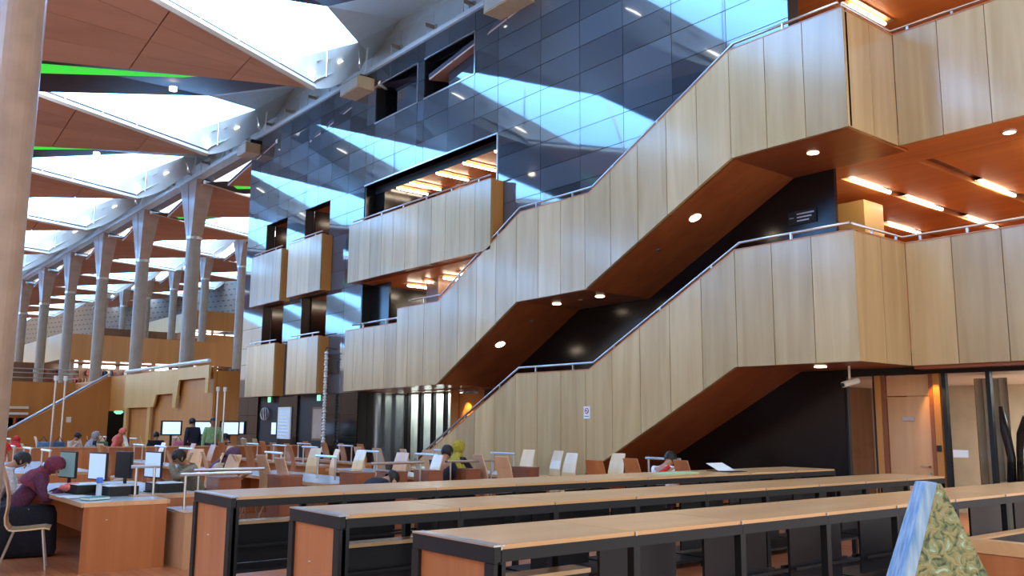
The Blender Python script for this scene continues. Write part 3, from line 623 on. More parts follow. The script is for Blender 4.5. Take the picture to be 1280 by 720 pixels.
# notice board, framed picture, garland
r = tag(empty('notice_board', (-25.9, 11.975, 1.55)), 'tall white printed notice board on the black wall under the balconies', 'notice board')
part(MB().box(-.45, .45, -.02, .02, -.42, .55), 'board', 'white', r)
for i in range(9): part(MB().box(-.36, .30 - .07 * (i % 3), -.024, -.02, .42 - i * .1, .445 - i * .1), 'text_line', 'screen_mid', r)
r = tag(empty('framed_picture', (-23.8, 12.055, 1.6)), 'brown framed picture on the black wall left of the garland', 'picture')
part(MB().box(-.34, .34, -.03, 0, -.48, .48), 'frame', 'umber', r); part(MB().box(-.28, .28, -.034, -.03, -.42, .42), 'canvas', 'concrete', r)
r = tag(empty('hanging_garland', (-22.95, 11.8, .8)), 'long vertical white garland hanging in front of the black wall', 'garland')
for i in range(34):
    part(MB().lathe([(.015, -.05), (.06, -.02), (.045 + .02 * (i % 2), .02), (.015, .045)], (.012 * math.sin(i * 2.1), 0, .06 + i * .083), 8), 'bead', 'white', r, smooth=True)
part(MB().tube([(0, 0, 0), (0, 0, 2.9)], .008, 5), 'cord', 'steel', r)
part(MB().tube([(-.45, .19, 2.85), (.0, 0, 2.95), (.25, .19, 2.9)], .015, 5), 'hook', 'frame', r)
r = tag(empty('wire_ornament', (-27.4, 11.98, 1.9)), 'round silver wire ornament on the black wall left of the notice board', 'ornament')
for i in range(5): part(MB().tube([(math.cos(a) * .28 * math.cos(i * .6), math.cos(a) * .28 * math.sin(i * .6) * .3, math.sin(a) * .2) for a in [q * math.pi / 8 for q in range(17)]], .012, 5), 'hoop', 'steel', r)
# small signs on the stairs
r = tag(empty('prohibition_sign', (-12.12, YF - .004, 1.86)), 'small white no-smoking sign on the birch panels of the lower stairs', 'sign')
part(MB().box(-.085, .085, -.006, 0, -.115, .115), 'plate', 'white', r)
red = plain('sign_red', (.6, .02, .03), .4); navy = plain('sign_navy', (.03, .03, .2), .4)
part(MB().hexa([(.055 * math.cos(a), -.009, .03 + .055 * math.sin(a)) for a in [q * math.pi / 10 for q in range(20)]], [(.055 * math.cos(a), -.006, .03 + .055 * math.sin(a)) for a in [q * math.pi / 10 for q in range(20)]]), 'red_ring', red, r)
part(MB().hexa([(.038 * math.cos(a), -.011, .03 + .038 * math.sin(a)) for a in [q * math.pi / 10 for q in range(20)]], [(.038 * math.cos(a), -.009, .03 + .038 * math.sin(a)) for a in [q * math.pi / 10 for q in range(20)]]), 'disc', 'white', r)
part(MB().box(-.03, .03, -.0125, -.011, .024, .036), 'cigarette', navy, r); part(MB().prism([(-.033, -.014, .052), (-.025, -.014, .06), (.033, -.014, .008), (.025, -.014, 0)], (0, .0015, 0)), 'slash', red, r)
part(MB().box(-.06, .06, -.008, -.006, -.075, -.065), 'caption', navy, r)
r = tag(empty('wall_sign', (-8.58, 13.455, 5.25)), 'small dark sign with emblem and grey lettering under the top flight', 'sign')
part(MB().box(-.28, .28, -.01, 0, -.12, .12), 'plate', 'frame', r)
part(MB().lathe([(.05, -.002), (.05, .002)], (0, 0, 0), 12), 'emblem', 'steel', r).location = (-.2, -.012, .0)
for i in range(3): part(MB().box(-.1, .24 - .05 * i, -.013, -.01, .05 - i * .06, .075 - i * .06), 'text_line', 'steel', r)

# ---------------------------------------------------------------- concrete columns
def column(x, y, zb, neck, top, r, lab, flare=True, group='columns along the granite wall line'):
    c = tag(empty('column', (x, y, zb)), lab, 'column', group)
    if flare:
        part(MB().lathe([(r, 0), (r, neck - zb)], (0, 0, 0), 20), 'shaft', 'concrete_pale', c, smooth=False)
        part(MB().lathe([(r * 1.12, 0), (r * 1.12, .12)], (0, 0, neck - zb), 16), 'collar', 'steel', c)
        h0, h1 = neck + .1 - zb, top - zb
        for s in (-1, 1):
            a = [(s * .02, -r * .8, h0), (s * r, -r * .8, h0), (s * r, r * .8, h0), (s * .02, r * .8, h0)]
            b = [(s * .04, -.36, h1), (s * .95, -.36, h1), (s * .95, .36, h1), (s * .04, .36, h1)]
            part(MB().hexa(a, b), 'capital_half', 'concrete', c)
        part(MB().hexa([(-.02, -r * .6, h0), (.02, -r * .6, h0), (.02, r * .6, h0), (-.02, r * .6, h0)], [(-.04, -.3, h1), (.04, -.3, h1), (.04, .3, h1), (-.04, .3, h1)]), 'slot', 'black', c)
    else: part(MB().lathe([(r * .96, 0), (r * .98, 2), (r, top - zb)], (0, 0, 0), 32), 'shaft', 'concrete', c, smooth=False)
    return c
for i in range(8):
    column(-35.5 - 6.72 * i, 12.15, 3.4, 8.9, 11.2, .28, 'concrete column with flared capital under the ledge beam, %s beyond the black wall' % ORD[i])
for i in range(7):
    column(-49.1 - 6.6 * i, 22.3, 5.0, 11.6, 13.7, .28, 'slimmer looking column of the rear row, %s from the black wall' % ORD[i], True, 'rear row columns')
column(-11.31, 1.66, 0, 9, 9.4, .285, 'massive round concrete column at the left edge, nearest the camera', False, 'near column')

# ---------------------------------------------------------------- terraces far behind
tr = tag(empty('stair_terrace'), 'light wood stair front below the columns beyond the black wall', 'terrace')
part(MB().prism([(-41.6, 11.6, 3.65), (-31.5, 11.6, 3.65), (-31.5, 11.6, 2.65), (-31.8, 11.6, 2.65), (-31.8, 11.6, 3.2), (-34.6, 11.6, 3.2), (-34.85, 11.6, 2.15), (-35.2, 11.6, 2.15), (-35.2, 11.6, 2.7), (-37.2, 11.6, 2.7), (-37.5, 11.6, 2.2), (-41.6, 11.6, 2.2)], (0, .08, 0)), 'stair_front', 'tan_wood', tr)
for a in (-41.4, -38.2): part(MB().box(a, a + .35, 11.6, 11.68, 0, 2.2), 'pilaster', 'tan_wood', tr)
part(MB().box(-41.6, -31.5, 11.8, 11.9, 0, 3.6), 'rear_panel', 'orange_wood', tr)
part(MB().tube([(-41.6, 11.6, 3.8), (-31.5, 11.6, 3.8)], .07, 8), 'glass_rail', 'white', tr)
part(MB().box(-31.9, -31.5, 11.92, 18, 0, 3.45), 'end_panel', 'orange_wood', tr)
part(MB().box(-44.3, -31.9, 11.91, 22, 3.2, 3.3), 'deck', 'umber', tr)
tr = tag(empty('ramp_terrace'), 'orange wood front with a stair parapet slanting down to the left', 'terrace')
part(MB().prism([(-44.3, 13.2, 3.72), (-44.3, 11.6, 3.7), (-44.3, 8.0, 1.37), (-44.3, 6.2, .2), (-44.3, 6.2, 0), (-44.3, 11.7, 0), (-44.3, 11.7, 2.1), (-44.3, 12.6, 2.1), (-44.3, 12.6, 0), (-44.3, 13.2, 0)], (-.1, 0, 0)), 'front', 'orange_wood', tr)
part(MB().tube([(-44.25, 11.6, 3.8), (-44.25, 8.0, 1.47), (-44.25, 6.2, .3)], .06, 6), 'rail', 'steel', tr)
part(MB().box(-44.3, -41.6, 11.72, 11.8, 2.1, 3.68), 'corner_front', 'orange_wood', tr)
part(MB().box(-46, -45.4, 11.7, 12.7, 0, 2.1), 'doorway_back', 'black', tr)
part(MB().lathe([(.1, -.1), (.22, 0), (.1, .1)], (-44.1, 12.1, 2.05), 10), 'lamp_globe', 'exit', tr)
part(MB().box(-44.19, -44.17, 9.9, 10.1, 1.55, 1.8), 'sign_plate', 'white', tr)
tr = tag(empty('lower_terrace'), 'orange wood terrace wall with steel railing behind the slanting stair parapet', 'terrace')
part(MB().box(-50.2, -50, 6, 11.6, 0, 3.55), 'front', 'orange_wood', tr)
part(MB().box(-50.3, -44.4, 11.5, 11.6, 0, 3.55), 'side', 'orange_wood', tr); part(MB().box(-62, -50.3, 4, 30, 3.4, 3.5), 'deck', 'umber', tr)
for z in (3.75, 4.0, 4.2): part(MB().tube([(-50, 6, z), (-50, 11.6, z)], .03, 6), 'railing', 'steel', tr)
for z in (1.9, 2.2): part(MB().box(-49.9, -49.8, 6.4, 9.4, z, z + .12), 'shelf_light', 'white', tr)
tr = tag(empty('middle_terrace'), 'terrace box with tan side and orange front, books lit beneath it', 'terrace')
part(MB().box(-60.2, -60, 12.9, 24, 5.37, 7.0), 'front', 'orange_wood', tr); part(MB().box(-92, -60.2, 12.86, 13.0, 5.37, 7.0), 'side', 'tan_wood', tr)
part(MB().box(-90, -60.2, 13.0, 24, 5.4, 5.5), 'deck', 'umber', tr); part(MB().box(-60.9, -60.3, 13.1, 13.7, 3.5, 5.4), 'corner_pier', 'concrete', tr)
part(MB().box(-64, -63.8, 10, 30, 3.5, 5.3), 'bookshelf_backdrop', 'umber', tr)
tr = tag(empty('upper_terrace'), 'topmost terrace box with tan side and orange front beside the black wall', 'terrace')
part(MB().box(-75.2, -75, 26.2, 31.8, 9.35, 11.0), 'front', 'orange_wood', tr); part(MB().box(-91, -75.2, 26.2, 26.4, 9.35, 11.0), 'side', 'tan_wood', tr)
part(MB().box(-84, -75.2, 26.4, 29, 9.4, 9.5), 'deck', 'umber', tr); part(MB().box(-79, -78.8, 20, 30.8, 5.5, 9.3), 'backdrop', 'umber', tr)
part(MB().box(-64, -63.8, 22.8, 33, 6.6, 7.9), 'stepped_front', 'orange_wood', tr)
# lamps and books on the terraces
n = 0
for x, y, z in [(-62.5, 14 + 1.15 * i, 5.15) for i in range(9)] + [(-77.5, 27 + 1.1 * i, 9.2) for i in range(5)]:
    o = MB().box(x - .1, x + .1, y - .4, y + .4, z - .1, z + .1).build('strip_light', 'spot_white'); n += 1
    tag(o, ('warm strip light under the middle terrace, %s from its corner' % ORD[n - 1]) if n <= 9 else ('warm strip light under the topmost terrace, %s from its corner' % ORD[n - 10]), 'light', 'terrace strip lights')
bm_ = MB(); pal = [plain('book_%d' % i, c, .6) for i, c in enumerate(((.5, .08, .05), (.7, .65, .55), (.08, .1, .2), (.35, .2, .1)))]
books = {i: MB() for i in range(4)}
for i in range(420):
    side = random.random(); k = random.randrange(4)
    if side < .6: x, y, z = -63.7, random.uniform(12, 24), random.choice((3.6, 4.1, 4.6)); h = random.uniform(.25, .4)
    elif side < .8: x, y, z = -49.7, random.uniform(6.3, 9.5), 1.35; h = .4
    else: x, y, z = -78.7, random.uniform(26.5, 33), random.choice((7.6, 8.1, 8.6)); h = random.uniform(.3, .45)
    books[k].box(x, x + .12, y, y + random.uniform(.05, .14), z, z + h)
for k in range(4):
    o = books[k].build('shelved_books', pal[k]); o['kind'] = 'stuff'; o['label'] = ['red', 'cream', 'navy', 'brown'][k] + ' book spines on the far terrace shelves'; o['category'] = 'books'

# far circular wall with slots
fw = bpy.data.meshes.new('wall_far'); x0, y0, x1, y1 = -126, 15.8, -58, 37.9; Lw = math.hypot(x1 - x0, y1 - y0)
fw.from_pydata([(x0, y0, 0), (x1, y1, 0), (x1, y1, 16), (x0, y0, 16)], [], [(0, 1, 2, 3)])
uv = fw.uv_layers.new(name='UVMap')
for l, c in zip(uv.data, ((0, 0), (Lw, 0), (Lw, 16), (0, 16))): l.uv = c
fw.materials.append(M['slots']); fo = bpy.data.objects.new('wall_far', fw); COL.objects.link(fo); struct(fo)
struct(MB().prism([(x0, y0 - .4, 15.7), (x1, y1 - .4, 15.7), (x1, y1 - .4, 16.6), (x0, y0 - .4, 16.6)], (0, .5, 0)).build('trim_7', 'cream'))
struct(MB().prism([(x0, y0 + .2, 0), (x1, y1 + .2, 0), (x1, y1 + .2, 22), (x0, y0 + .2, 22)], (0, .5, 0)).build('wall_far', 'concrete'))
struct(MB().box(-70, -1, 40, 40.3, 0, 26).build('wall_back', 'concrete'))
# ---------------------------------------------------------------- low bookcases in three rows (long axis y)
def bookcase(x0, y0, wd, p, first, last, lab, group):
    r = tag(empty('low_bookcase', (x0, y0, 0)), lab, 'bookcase', group)
    part(MB().box(.012, wd - .012, .004, p - .004, 1.03, 1.052), 'top', 'top_wood', r)
    part(MB().box(0, wd, -.004, .004, 1.028, 1.05), 'joint_strip', 'steel', r)
    for a, b in ((0, .05), (wd - .05, wd)):
        part(MB().box(a, b, 0, p, .972, 1.03), 'beam', 'frame', r)
        part(MB().box(a, b, -.025, .025, 0, .972), 'post', 'frame', r)
        if last: part(MB().box(a, b, p - .03, p, 0, .972), 'post', 'frame', r)
    if last: part(MB().box(.05, wd - .05, p - .03, p, .972, 1.03), 'beam', 'frame', r)
    if first:
        part(MB().box(wd / 2 - .01, wd / 2 + .01, .03, p - .03, .485, .79), 'divider', 'perforated', r)
        part(MB().box(wd / 2 - .12, wd / 2 + .03, .03, p - .03, .795, .82), 'ledge', 'beech_pale', r)
    else: part(MB().box(wd / 2 - .01, wd / 2 + .01, .06, p - .22, .50, .93), 'divider', 'perforated', r)
    part(MB().box(.03, wd - .03, .03, p - .03, .46, .48), 'shelf', 'perforated', r)
    part(MB().box(.03, wd - .03, .03, p - .03, .10, .12), 'shelf', 'perforated', r)
    for s in (.31, wd - .31): part(MB().box(s - .012, s + .012, .05, p - .05, .62, .64), 'book_stop', 'frame', r)
    if first:
        part(MB().box(.0, wd, -.045, -.005, .965, 1.045), 'end_beam', 'frame', r)
        for a, b in ((0, .065), (wd - .075, wd)): part(MB().box(a, b, -.05, .0, 0, .963), 'end_post', 'frame', r)
        part(MB().box(.067, wd - .077, -.03, -.01, .0, .962), 'end_panel', 'cherry', r)
        part(MB().box(.0, wd, -.05, .02, 1.045, 1.054), 'edge_strip', 'steel', r)
        part(MB().lathe([(.012, -.004), (.012, .004)], (0, 0, 0), 8), 'lock', 'steel', KIDS[r.name][-2]).location = (wd * .42, -.034, .72)
rows = [('front', -4.24, .73, 2.79, .958, 10), ('middle', -5.93, .73, 2.86, .902, 9), ('rear', -7.76, .82, 2.84, .955, 9)]
for nm, x0, wd, y0, p, n in rows:
    for i in range(n if nm != 'front' else 9):
        bookcase(x0, y0 + i * p, wd, p - .002, i == 0, i == n - 1 or (nm == 'front' and i == 8), 'low empty bookcase with wooden top, %s from the camera end of the %s row' % (ORD[i], nm), 'low bookcases, %s row' % nm)

# things on the rear bookcases
r = tag(empty('open_book', (-7.35, 9.55, 1.053)), 'open white book lying on the rear row of bookcases', 'book')
part(MB().add([(-.2, -.17, .10), (0, -.17, .012), (0, .17, .012), (-.2, .17, .10), (.2, -.17, .02), (.2, .17, .02)], [(0, 1, 2, 3), (1, 4, 5, 2)]), 'page', 'white', r, fix=False); part(MB().box(-.2, .2, -.16, .16, 0, .008), 'cover', 'frame', r)
tag(MB().box(-.12, .12, -.3, .3, 0, .012).build('green_folder', plain('pale_green_card', (.35, .6, .35), .6), loc=(-7.35, 8.55, 1.053)), 'thin pale green folder flat on the rear row of bookcases', 'folder')

# ---------------------------------------------------------------- corner counter and patinated sculpture in front
r = tag(empty('display_counter', (-3.27, 7.1, 0)), 'wooden counter with sunken grey top at the lower right corner', 'counter')
part(MB().box(0, 1.4, 0, 1.6, 0, .70), 'body', 'cherry', r)
part(MB().box(-.01, 1.41, -.01, .11, .705, .80), 'rim', 'top_wood', r); part(MB().box(-.01, 1.41, 1.5, 1.61, .705, .80), 'rim', 'top_wood', r)
part(MB().box(-.01, .09, .112, 1.498, .705, .80), 'rim', 'top_wood', r); part(MB().box(1.3, 1.41, .112, 1.498, .705, .80), 'rim', 'top_wood', r)
part(MB().box(.092, 1.298, .112, 1.498, .705, .785), 'inset_top', 'frame', r)
# tapering patinated slab (obelisk) on its plinth
SX, SY = -1.031, 2.135
r = tag(empty('patinated_obelisk', (SX, SY, 0)), 'mottled green and gold pyramid-shaped sculpture with worn blue edge, nearest the camera', 'sculpture'); r.rotation_euler = (0, 0, 0.83)
zt, zb = 1.507, 1.0
part(MB().box(-.36, .36, -.18, .26, 0, .995), 'plinth', 'cherry', r, bevel=.006)
part(MB().hexa([(-.165, -.03, zb), (.225, -.03, zb), (.225, .17, zb), (-.165, .17, zb)], [(-.004, -.006, zt), (.006, -.006, zt), (.006, .05, zt), (-.004, .05, zt)]), 'slab', 'mosaic', r)
part(MB().hexa([(-.192, -.034, zb), (-.166, -.034, zb), (-.166, .12, zb), (-.192, .12, zb)], [(-.034, -.012, zt + .004), (-.004, -.012, zt + .004), (-.004, .05, zt + .004), (-.034, .05, zt + .004)]), 'blue_edge', 'blue_paint', r, bevel=.004)

# ---------------------------------------------------------------- chairs: bent plywood shell on thin steel legs
def chair_shell(pts, mat, name, root):
    mb = MB(); vs = []
    for i, (y, z, wd) in enumerate(pts):
        a = Vector(pts[max(i - 1, 0)][:2]); b = Vector(pts[min(i + 1, len(pts) - 1)][:2]); t = (b - a).normalized(); n = Vector((-t.y, t.x)) * .008
        vs += [(-wd / 2, y + n.x, z + n.y), (wd / 2, y + n.x, z + n.y), (wd / 2, y - n.x, z - n.y), (-wd / 2, y - n.x, z - n.y)]
    m = len(pts); fs = [(i * 4 + k, i * 4 + (k + 1) % 4, (i + 1) * 4 + (k + 1) % 4, (i + 1) * 4 + k) for i in range(m - 1) for k in range(4)] + [(3, 2, 1, 0), tuple(range(4 * m - 4, 4 * m))]
    mb.add(vs, fs); return part(mb, name, mat, root)
def chair_proto(mat, seatm):
    r = empty('plywood_chair')
    chair_shell([(.24, .44, .40), (.18, .455, .42), (.0, .44, .42), (-.12, .435, .40), (-.17, .445, .39)], seatm, 'seat', r)
    chair_shell([(-.175, .452, .385), (-.205, .50, .375), (-.215, .58, .36), (-.20, .70, .345), (-.205, .82, .33), (-.24, .97, .31), (-.30, 1.15, .285)], mat, 'backrest', r)
    for sx in (-1, 1):
        part(MB().tube([(sx * .15, .16, .435), (sx * .19, .22, 0)], .010, 6), 'leg', 'steel', r)
        part(MB().tube([(sx * .15, -.12, .43), (sx * .19, -.26, 0)], .010, 6), 'leg', 'steel', r)
    return r
protoA = chair_proto('beech', 'beech_pale'); protoB = chair_proto('cherry', 'beech_pale'); protoC = chair_proto('beech_pale', 'beech_pale')
usedp = set()
def chair(kind, x, y, face, lab, group, z=0):
    p = {'A': protoA, 'B': protoB, 'C': protoC}[kind]
    if kind not in usedp: usedp.add(kind); o = p
    else: o = copy_tree(p)
    o.location = (x, y, z); o.rotation_euler = (0, 0, face); tag(o, lab, 'chair', group); return o
N_, S_ = 0.0, math.pi      # seat faces +y / -y
E_, W_ = -math.pi / 2, math.pi / 2
chair('A', -11.40, 2.24, -.25, 'large bentwood chair cut by the left edge, in front of the first desk', 'chairs by the first desk')
chair('A', -12.55, 2.2, -.2, 'bentwood chair under the woman in the dark red headscarf', 'chairs by the first desk')
chair('A', -13.6, 2.2, -.15, 'bentwood chair under the dark-haired man at the left edge', 'chairs by the first desk')
chair('C', -14.3, 4.75, S_ - .5, 'slim pale chair just behind the computer monitors', 'chairs by the first desk')
chair('A', -13.1, 5.05, S_ + .3, 'chair of the man resting his head on his hand', 'chairs by the first desk')
NS = [(-16.1, 5.6, S_ + .6, 'A'), (-13.5, 5.7, E_ + .3, 'C')]
chair('A', -16.1, 5.6, S_ + .5, 'tall plywood chair left of the reader in the patterned scarf', 'chairs by the second desk')
chair('C', -13.9, 5.1, S_ - .3, 'pale plywood chair of the reader in the patterned scarf', 'chairs by the second desk')
G1 = [(-13.9, 5.75, N_ + .15, 'A'), (-13.2, 5.6, N_ - .1, 'A'), (-12.9, 5.75 + .15, N_ + .1, 'A'), (-11.7, 5.65, N_ + .05, 'A'), (-14.7, 5.7, N_ - .2, 'A')]
G2 = [(-15.7, 7.7, S_ + .3, 'C'), (-15.1, 7.75, S_ - .2, 'C'), (-14.3, 7.85, S_ + .1, 'C'), (-12.8, 7.8, S_ + .2, 'C'), (-11.7, 7.7, S_ - .1, 'C')]
G3 = [(-15.3, 9.3, N_ + .1, 'A'), (-14.6, 9.5, N_ - .15, 'A'), (-13.9, 9.55, N_ + .1, 'A'), (-11.5, 8.95, N_ - .1, 'A'), (-10.7, 8.75, N_ + .1, 'A'), (-16.2, 9.4, N_, 'A')]
G4 = [(-13.2, 10.9, S_ + .2, 'C'), (-12.5, 10.95, S_ - .1, 'C'), (-11.4, 10.3, S_, 'C'), (-10.9, 10.95, S_ + .1, 'C')]
G5 = [(-9.1, 9.1, N_ + .2, 'B'), (-9.2, 10.0, N_, 'B'), (-8.35, 10.15, N_ - .1, 'B')]
G6 = [(-19.9, 8.2, N_, 'B'), (-18.2, 7.9, N_ + .1, 'B'), (-20.3, 9.4, N_ + .1, 'B'), (-19.4, 9.35, N_, 'B'), (-18.6, 9.5, N_, 'B'), (-20.0, 10.6, N_, 'B'), (-19.2, 10.65, N_ - .1, 'B'), (-18.4, 10.7, N_, 'B'), (-17.6, 8.6, N_ - .2, 'B'), (-21.0, 8.4, N_ + .2, 'B')]
G7 = [(-18.6, 5.2, N_, 'B'), (-19.6, 5.4, N_, 'B'), (-20.6, 5.6, N_ + .2, 'A'), (-17.4, 5.6, N_ - .2, 'B'), (-21.3, 6.6, S_, 'A'), (-20.2, 6.9, S_, 'B'), (-19.0, 6.9, S_, 'B'), (-17.8, 6.8, S_, 'B'), (-21.8, 9.8, N_, 'B'), (-21.6, 10.9, N_, 'B')]
for g, lab, grp in ((G1, 'tall chair seen from behind, near side of the second desk row, %s of them', 'chairs, near side of second desks'), (G2, 'plywood chair facing the camera across the second desk row, %s from its left', 'chairs, far side of second desks'),
                    (G3, 'tall plywood chair at the near side of the third desk row, %s of them', 'chairs, near side of third desks'), (G4, 'plywood chair facing the camera below the lower stairs, %s from the left', 'chairs below the stairs'),
                    (G5, 'orange plywood chair just behind the rear bookcases, %s from the left', 'chairs behind the rear bookcases'), (G6, 'orange high-backed chair in the far block before the black wall, %s in it', 'far chairs before the black wall'),
                    (G7, 'chair in the far left block before the low orange partition, %s in it', 'far chairs before the partition')):
    for i, (x, y, a, k) in enumerate(g): chair('A' if (k == 'C' and g is not G4 and i % 2) else k, x, y, a, lab % ORD[i], grp)

# ---------------------------------------------------------------- desks
def rail(root, p0, p1, z0, z1, both=True):
    part(MB().tube([(p0[0], p0[1], z0), (p0[0], p0[1], z1)], .016, 8), 'rail_post', 'steel', root)
    if both: part(MB().tube([(p1[0], p1[1], z0), (p1[0], p1[1], z1)], .016, 8), 'rail_post', 'steel', root)
    d = (Vector(p1) - Vector(p0)).normalized() * .06
    part(MB().tube([(p0[0] - d.x, p0[1] - d.y, z1), (p1[0] + d.x, p1[1] + d.y, z1)], .020, 8), 'lamp_rail', 'steel', root)
def desk(x0, x1, y0, y1, lab, group='study desks', rails=True, hz=.75):
    r = tag(empty('study_desk', (x0, y0, 0)), lab, 'desk', group); L_, W = x1 - x0, y1 - y0
    part(MB().box(.03, L_ - .03, .03, W - .03, hz - .02, hz + .003), 'desk_surface', 'desk_top', r)
    for a in ((0, L_, 0, .028), (0, L_, W - .028, W), (0, .028, .03, W - .03), (L_ - .028, L_, .03, W - .03)): part(MB().box(*a, hz - .045, hz + .004), 'edge', 'beech', r)
    for a, b in ((.04, .07), (L_ - .034, L_ - .004)): part(MB().box(a, b, .03, W - .03, 0, hz - .047), 'end_panel', 'cherry', r)
    part(MB().box(.07, L_ - .035, W / 2 - .01, W / 2 + .01, .25, hz - .03), 'modesty_panel', 'cherry', r)
    if rails:
        for i in range(max(1, int(L_ / 1.5))):
            c = L_ * (i + .5) / max(1, int(L_ / 1.5)); rail(r, (c - .3, W / 2), (c + .3, W / 2), hz, hz + .36)
    return r
d1 = desk(-14.2, -10.62, 2.6, 3.55, 'big desk with computers and pale blue top, nearest at the left', rails=False)
part(MB().lathe([(.014, -.003), (.014, .003)], (0, 0, 0), 8), 'cable_cap', 'steel', [k for k in KIDS[d1.name] if k.name.startswith('end_panel')][1]).location = (3.58, .27, .56)
desk(-14.2, -11.35, 3.57, 4.16, 'narrow desk joined behind the computer desk, pale blue top', rails=False)
desk(-15.9, -11.95, 6.2, 7.25, 'second study desk with steel lamp rails, among plywood chairs'); desk(-15.9, -11.95, 8.25, 9.0, 'third study desk with steel lamp rails, among plywood chairs')
desk(-15.6, -11.9, 9.85, 10.55, 'fourth study desk with lamp rails, in front of the lower stairs')
desk(-21.8, -17.2, 6.0, 6.5, 'far desk with lamp rails left of the far orange chairs'); desk(-21.8, -17.2, 8.75, 9.1, 'far desk with lamp rails amid the far orange chairs'); desk(-21.9, -17.6, 10.05, 10.3, 'farthest desk before the black wall')
desk(-10.9, -8.4, 10.55, 11.3, 'short desk with lamp rail under the lower stair flight')
desk(-21.8, -17.0, 3.0, 4.4, 'far left desk in front of the low orange partition')
# cabinets at the desk ends, each with its own rail
for i, (y, wd) in enumerate(((4.42, .30), (5.27, .32), (6.38, .34), (7.0, .28), (7.66, .26), (8.36, .28), (9.62, .24))):
    r = tag(empty('end_cabinet', (-11.85, y, 0)), 'dark reddish cabinet at the desk ends, %s from the near bookcase end' % ORD[i], 'cabinet', 'cabinets at the desk ends')
    part(MB().box(0, .42, 0, wd, 0, .90), 'body', 'cherry_dark', r); part(MB().box(-.005, .425, -.005, wd + .005, .902, .93), 'lid', 'cherry_dark', r)
    part(MB().lathe([(.01, -.003), (.014, .0), (.01, .003)], (0, 0, 0), 8), 'knob', 'steel', r).location = (.428, wd * .5, .72)
    if i in (0, 3, 5): rail(r, (.3, -.22), (.3, wd + .30), .0, 1.02 if i == 0 else 1.05, i != 0)
r = tag(empty('desk_pedestal', (-11.15, 3.62, 0)), 'wooden pedestal with steel post and rail between the first desk and the bookcases', 'cabinet')
part(MB().box(0, .85, 0, .56, 0, .60), 'body', 'beech', r); part(MB().box(.02, .5, .02, .54, .602, .62), 'top', 'desk_top', r); part(MB().box(.5, .86, -.005, .565, .602, .62), 'top_edge', 'beech', r)
rail(r, (.45, .12), (.45, .86), .62, 1.02, False)

# computers and things on the first desk
def monitor(x, y, a, scr, lab):
    r = tag(empty('computer_monitor', (x, y, .756), a), lab, 'monitor', 'monitors on the first desk')
    part(MB().lathe([(.12, 0), (.12, .012), (.03, .02)], (0, 0, 0), 20), 'foot', 'black', r)
    part(MB().box(-.025, .025, .0, .02, .012, .2), 'stem', 'black', r)
    part(MB().box(-.2, .2, -.03, .0, .17, .50), 'case', 'black', r, bevel=.006); part(MB().box(-.185, .185, -.034, -.03, .185, .485), 'display', scr, KIDS[r.name][2])
    return r
def desktop(x, y, a, lab):
    r = tag(empty('computer_case', (x, y, .756), a), lab, 'computer', 'computer cases on the first desk')
    part(MB().box(-.2, .2, -.18, .18, 0, .11), 'case', 'black', r, bevel=.005); part(MB().box(-.19, .19, -.184, -.18, .02, .09), 'front', 'perforated', r); part(MB().box(-.19, .19, -.17, .17, .111, .115), 'lid', 'grey', r)
monitor(-12.35, 2.85, .25, 'screen_dim', 'leftmost flat monitor with a dark grey-green screen'); monitor(-11.75, 3.05, .25, 'screen_mid', 'flat monitor with a pale blue screen, second from the left')
monitor(-12.0, 3.42, .2, 'black', 'flat monitor with a black frame, third from the left'); monitor(-11.85, 3.74, .2, 'screen_mid', 'rightmost flat monitor, half hidden, with a pale screen')
desktop(-12.0, 2.98, .1, 'low black computer case under the left monitors'); desktop(-11.55, 3.22, .1, 'low black computer case in the middle of the first desk'); desktop(-11.75, 3.86, .1, 'low black computer case at the right end of the first desk')
r = tag(empty('lamp_rail', (-11.3, 3.5, .755)), 'small steel lamp rail on two posts on the first desk', 'rail'); rail(r, (-.02, -.14), (.02, .06), 0, .34)
part(MB().box(-.12, .12, -.2, .2, 0, .012), 'base', 'beech', r)
r = tag(empty('water_bottle', (-11.2, 2.92, .756)), 'clear water bottle with blue cap on the first desk', 'bottle')
part(MB().lathe([(.03, 0), (.032, .02), (.032, .14), (.014, .18), (.014, .19)], (0, 0, 0), 14), 'body', plain('bottle_plastic', (.55, .65, .78), .1), r, smooth=True); part(MB().lathe([(.035, .17), (.04, .19), (.035, .23), (.02, .235)], (0, 0, 0), 12), 'cap', plain('blue_plastic', (.08, .2, .75), .3), r)
r = tag(empty('teal_book', (-10.95, 2.82, .756), .35), 'closed teal book lying near the front edge of the first desk', 'book')
teal = plain('teal_cover', (.02, .25, .27), .5)
part(MB().box(-.09, .09, -.13, .13, 0, .006), 'cover', teal, r); part(MB().box(-.085, .088, -.125, .125, .0065, .028), 'pages', 'white', r); part(MB().box(-.09, .09, -.13, .13, .0285, .034), 'cover', teal, r)
for i, (x, y, a) in enumerate(((-11.6, 2.72, .3), (-11.35, 2.75, -.2))): tag(MB().box(-.11, .11, -.15, .15, 0, .004).build('paper_sheet', 'white', loc=(x, y, .756 + .005 * i)), ['white paper sheet on the desk beside the pink bag', 'white paper sheet nearer the bottle on the first desk'][i], 'paper')
me = MB(); rings = []
for i in range(7):
    t = i / 6; wdt = .12 * math.sin(math.pi * (.12 + .8 * t)); hh = .11 * math.sin(math.pi * (.1 + .75 * t)) + .02
    rings.append([(-.24 + .5 * t, wdt * math.cos(a) + .02 * math.sin(5 * t + a * 3), max(0, hh * .5 + hh * .5 * math.sin(a) + .01 * math.sin(a * 4 + t * 9))) for a in [q * math.pi / 6 for q in range(12)]])
for q in range(6): pass
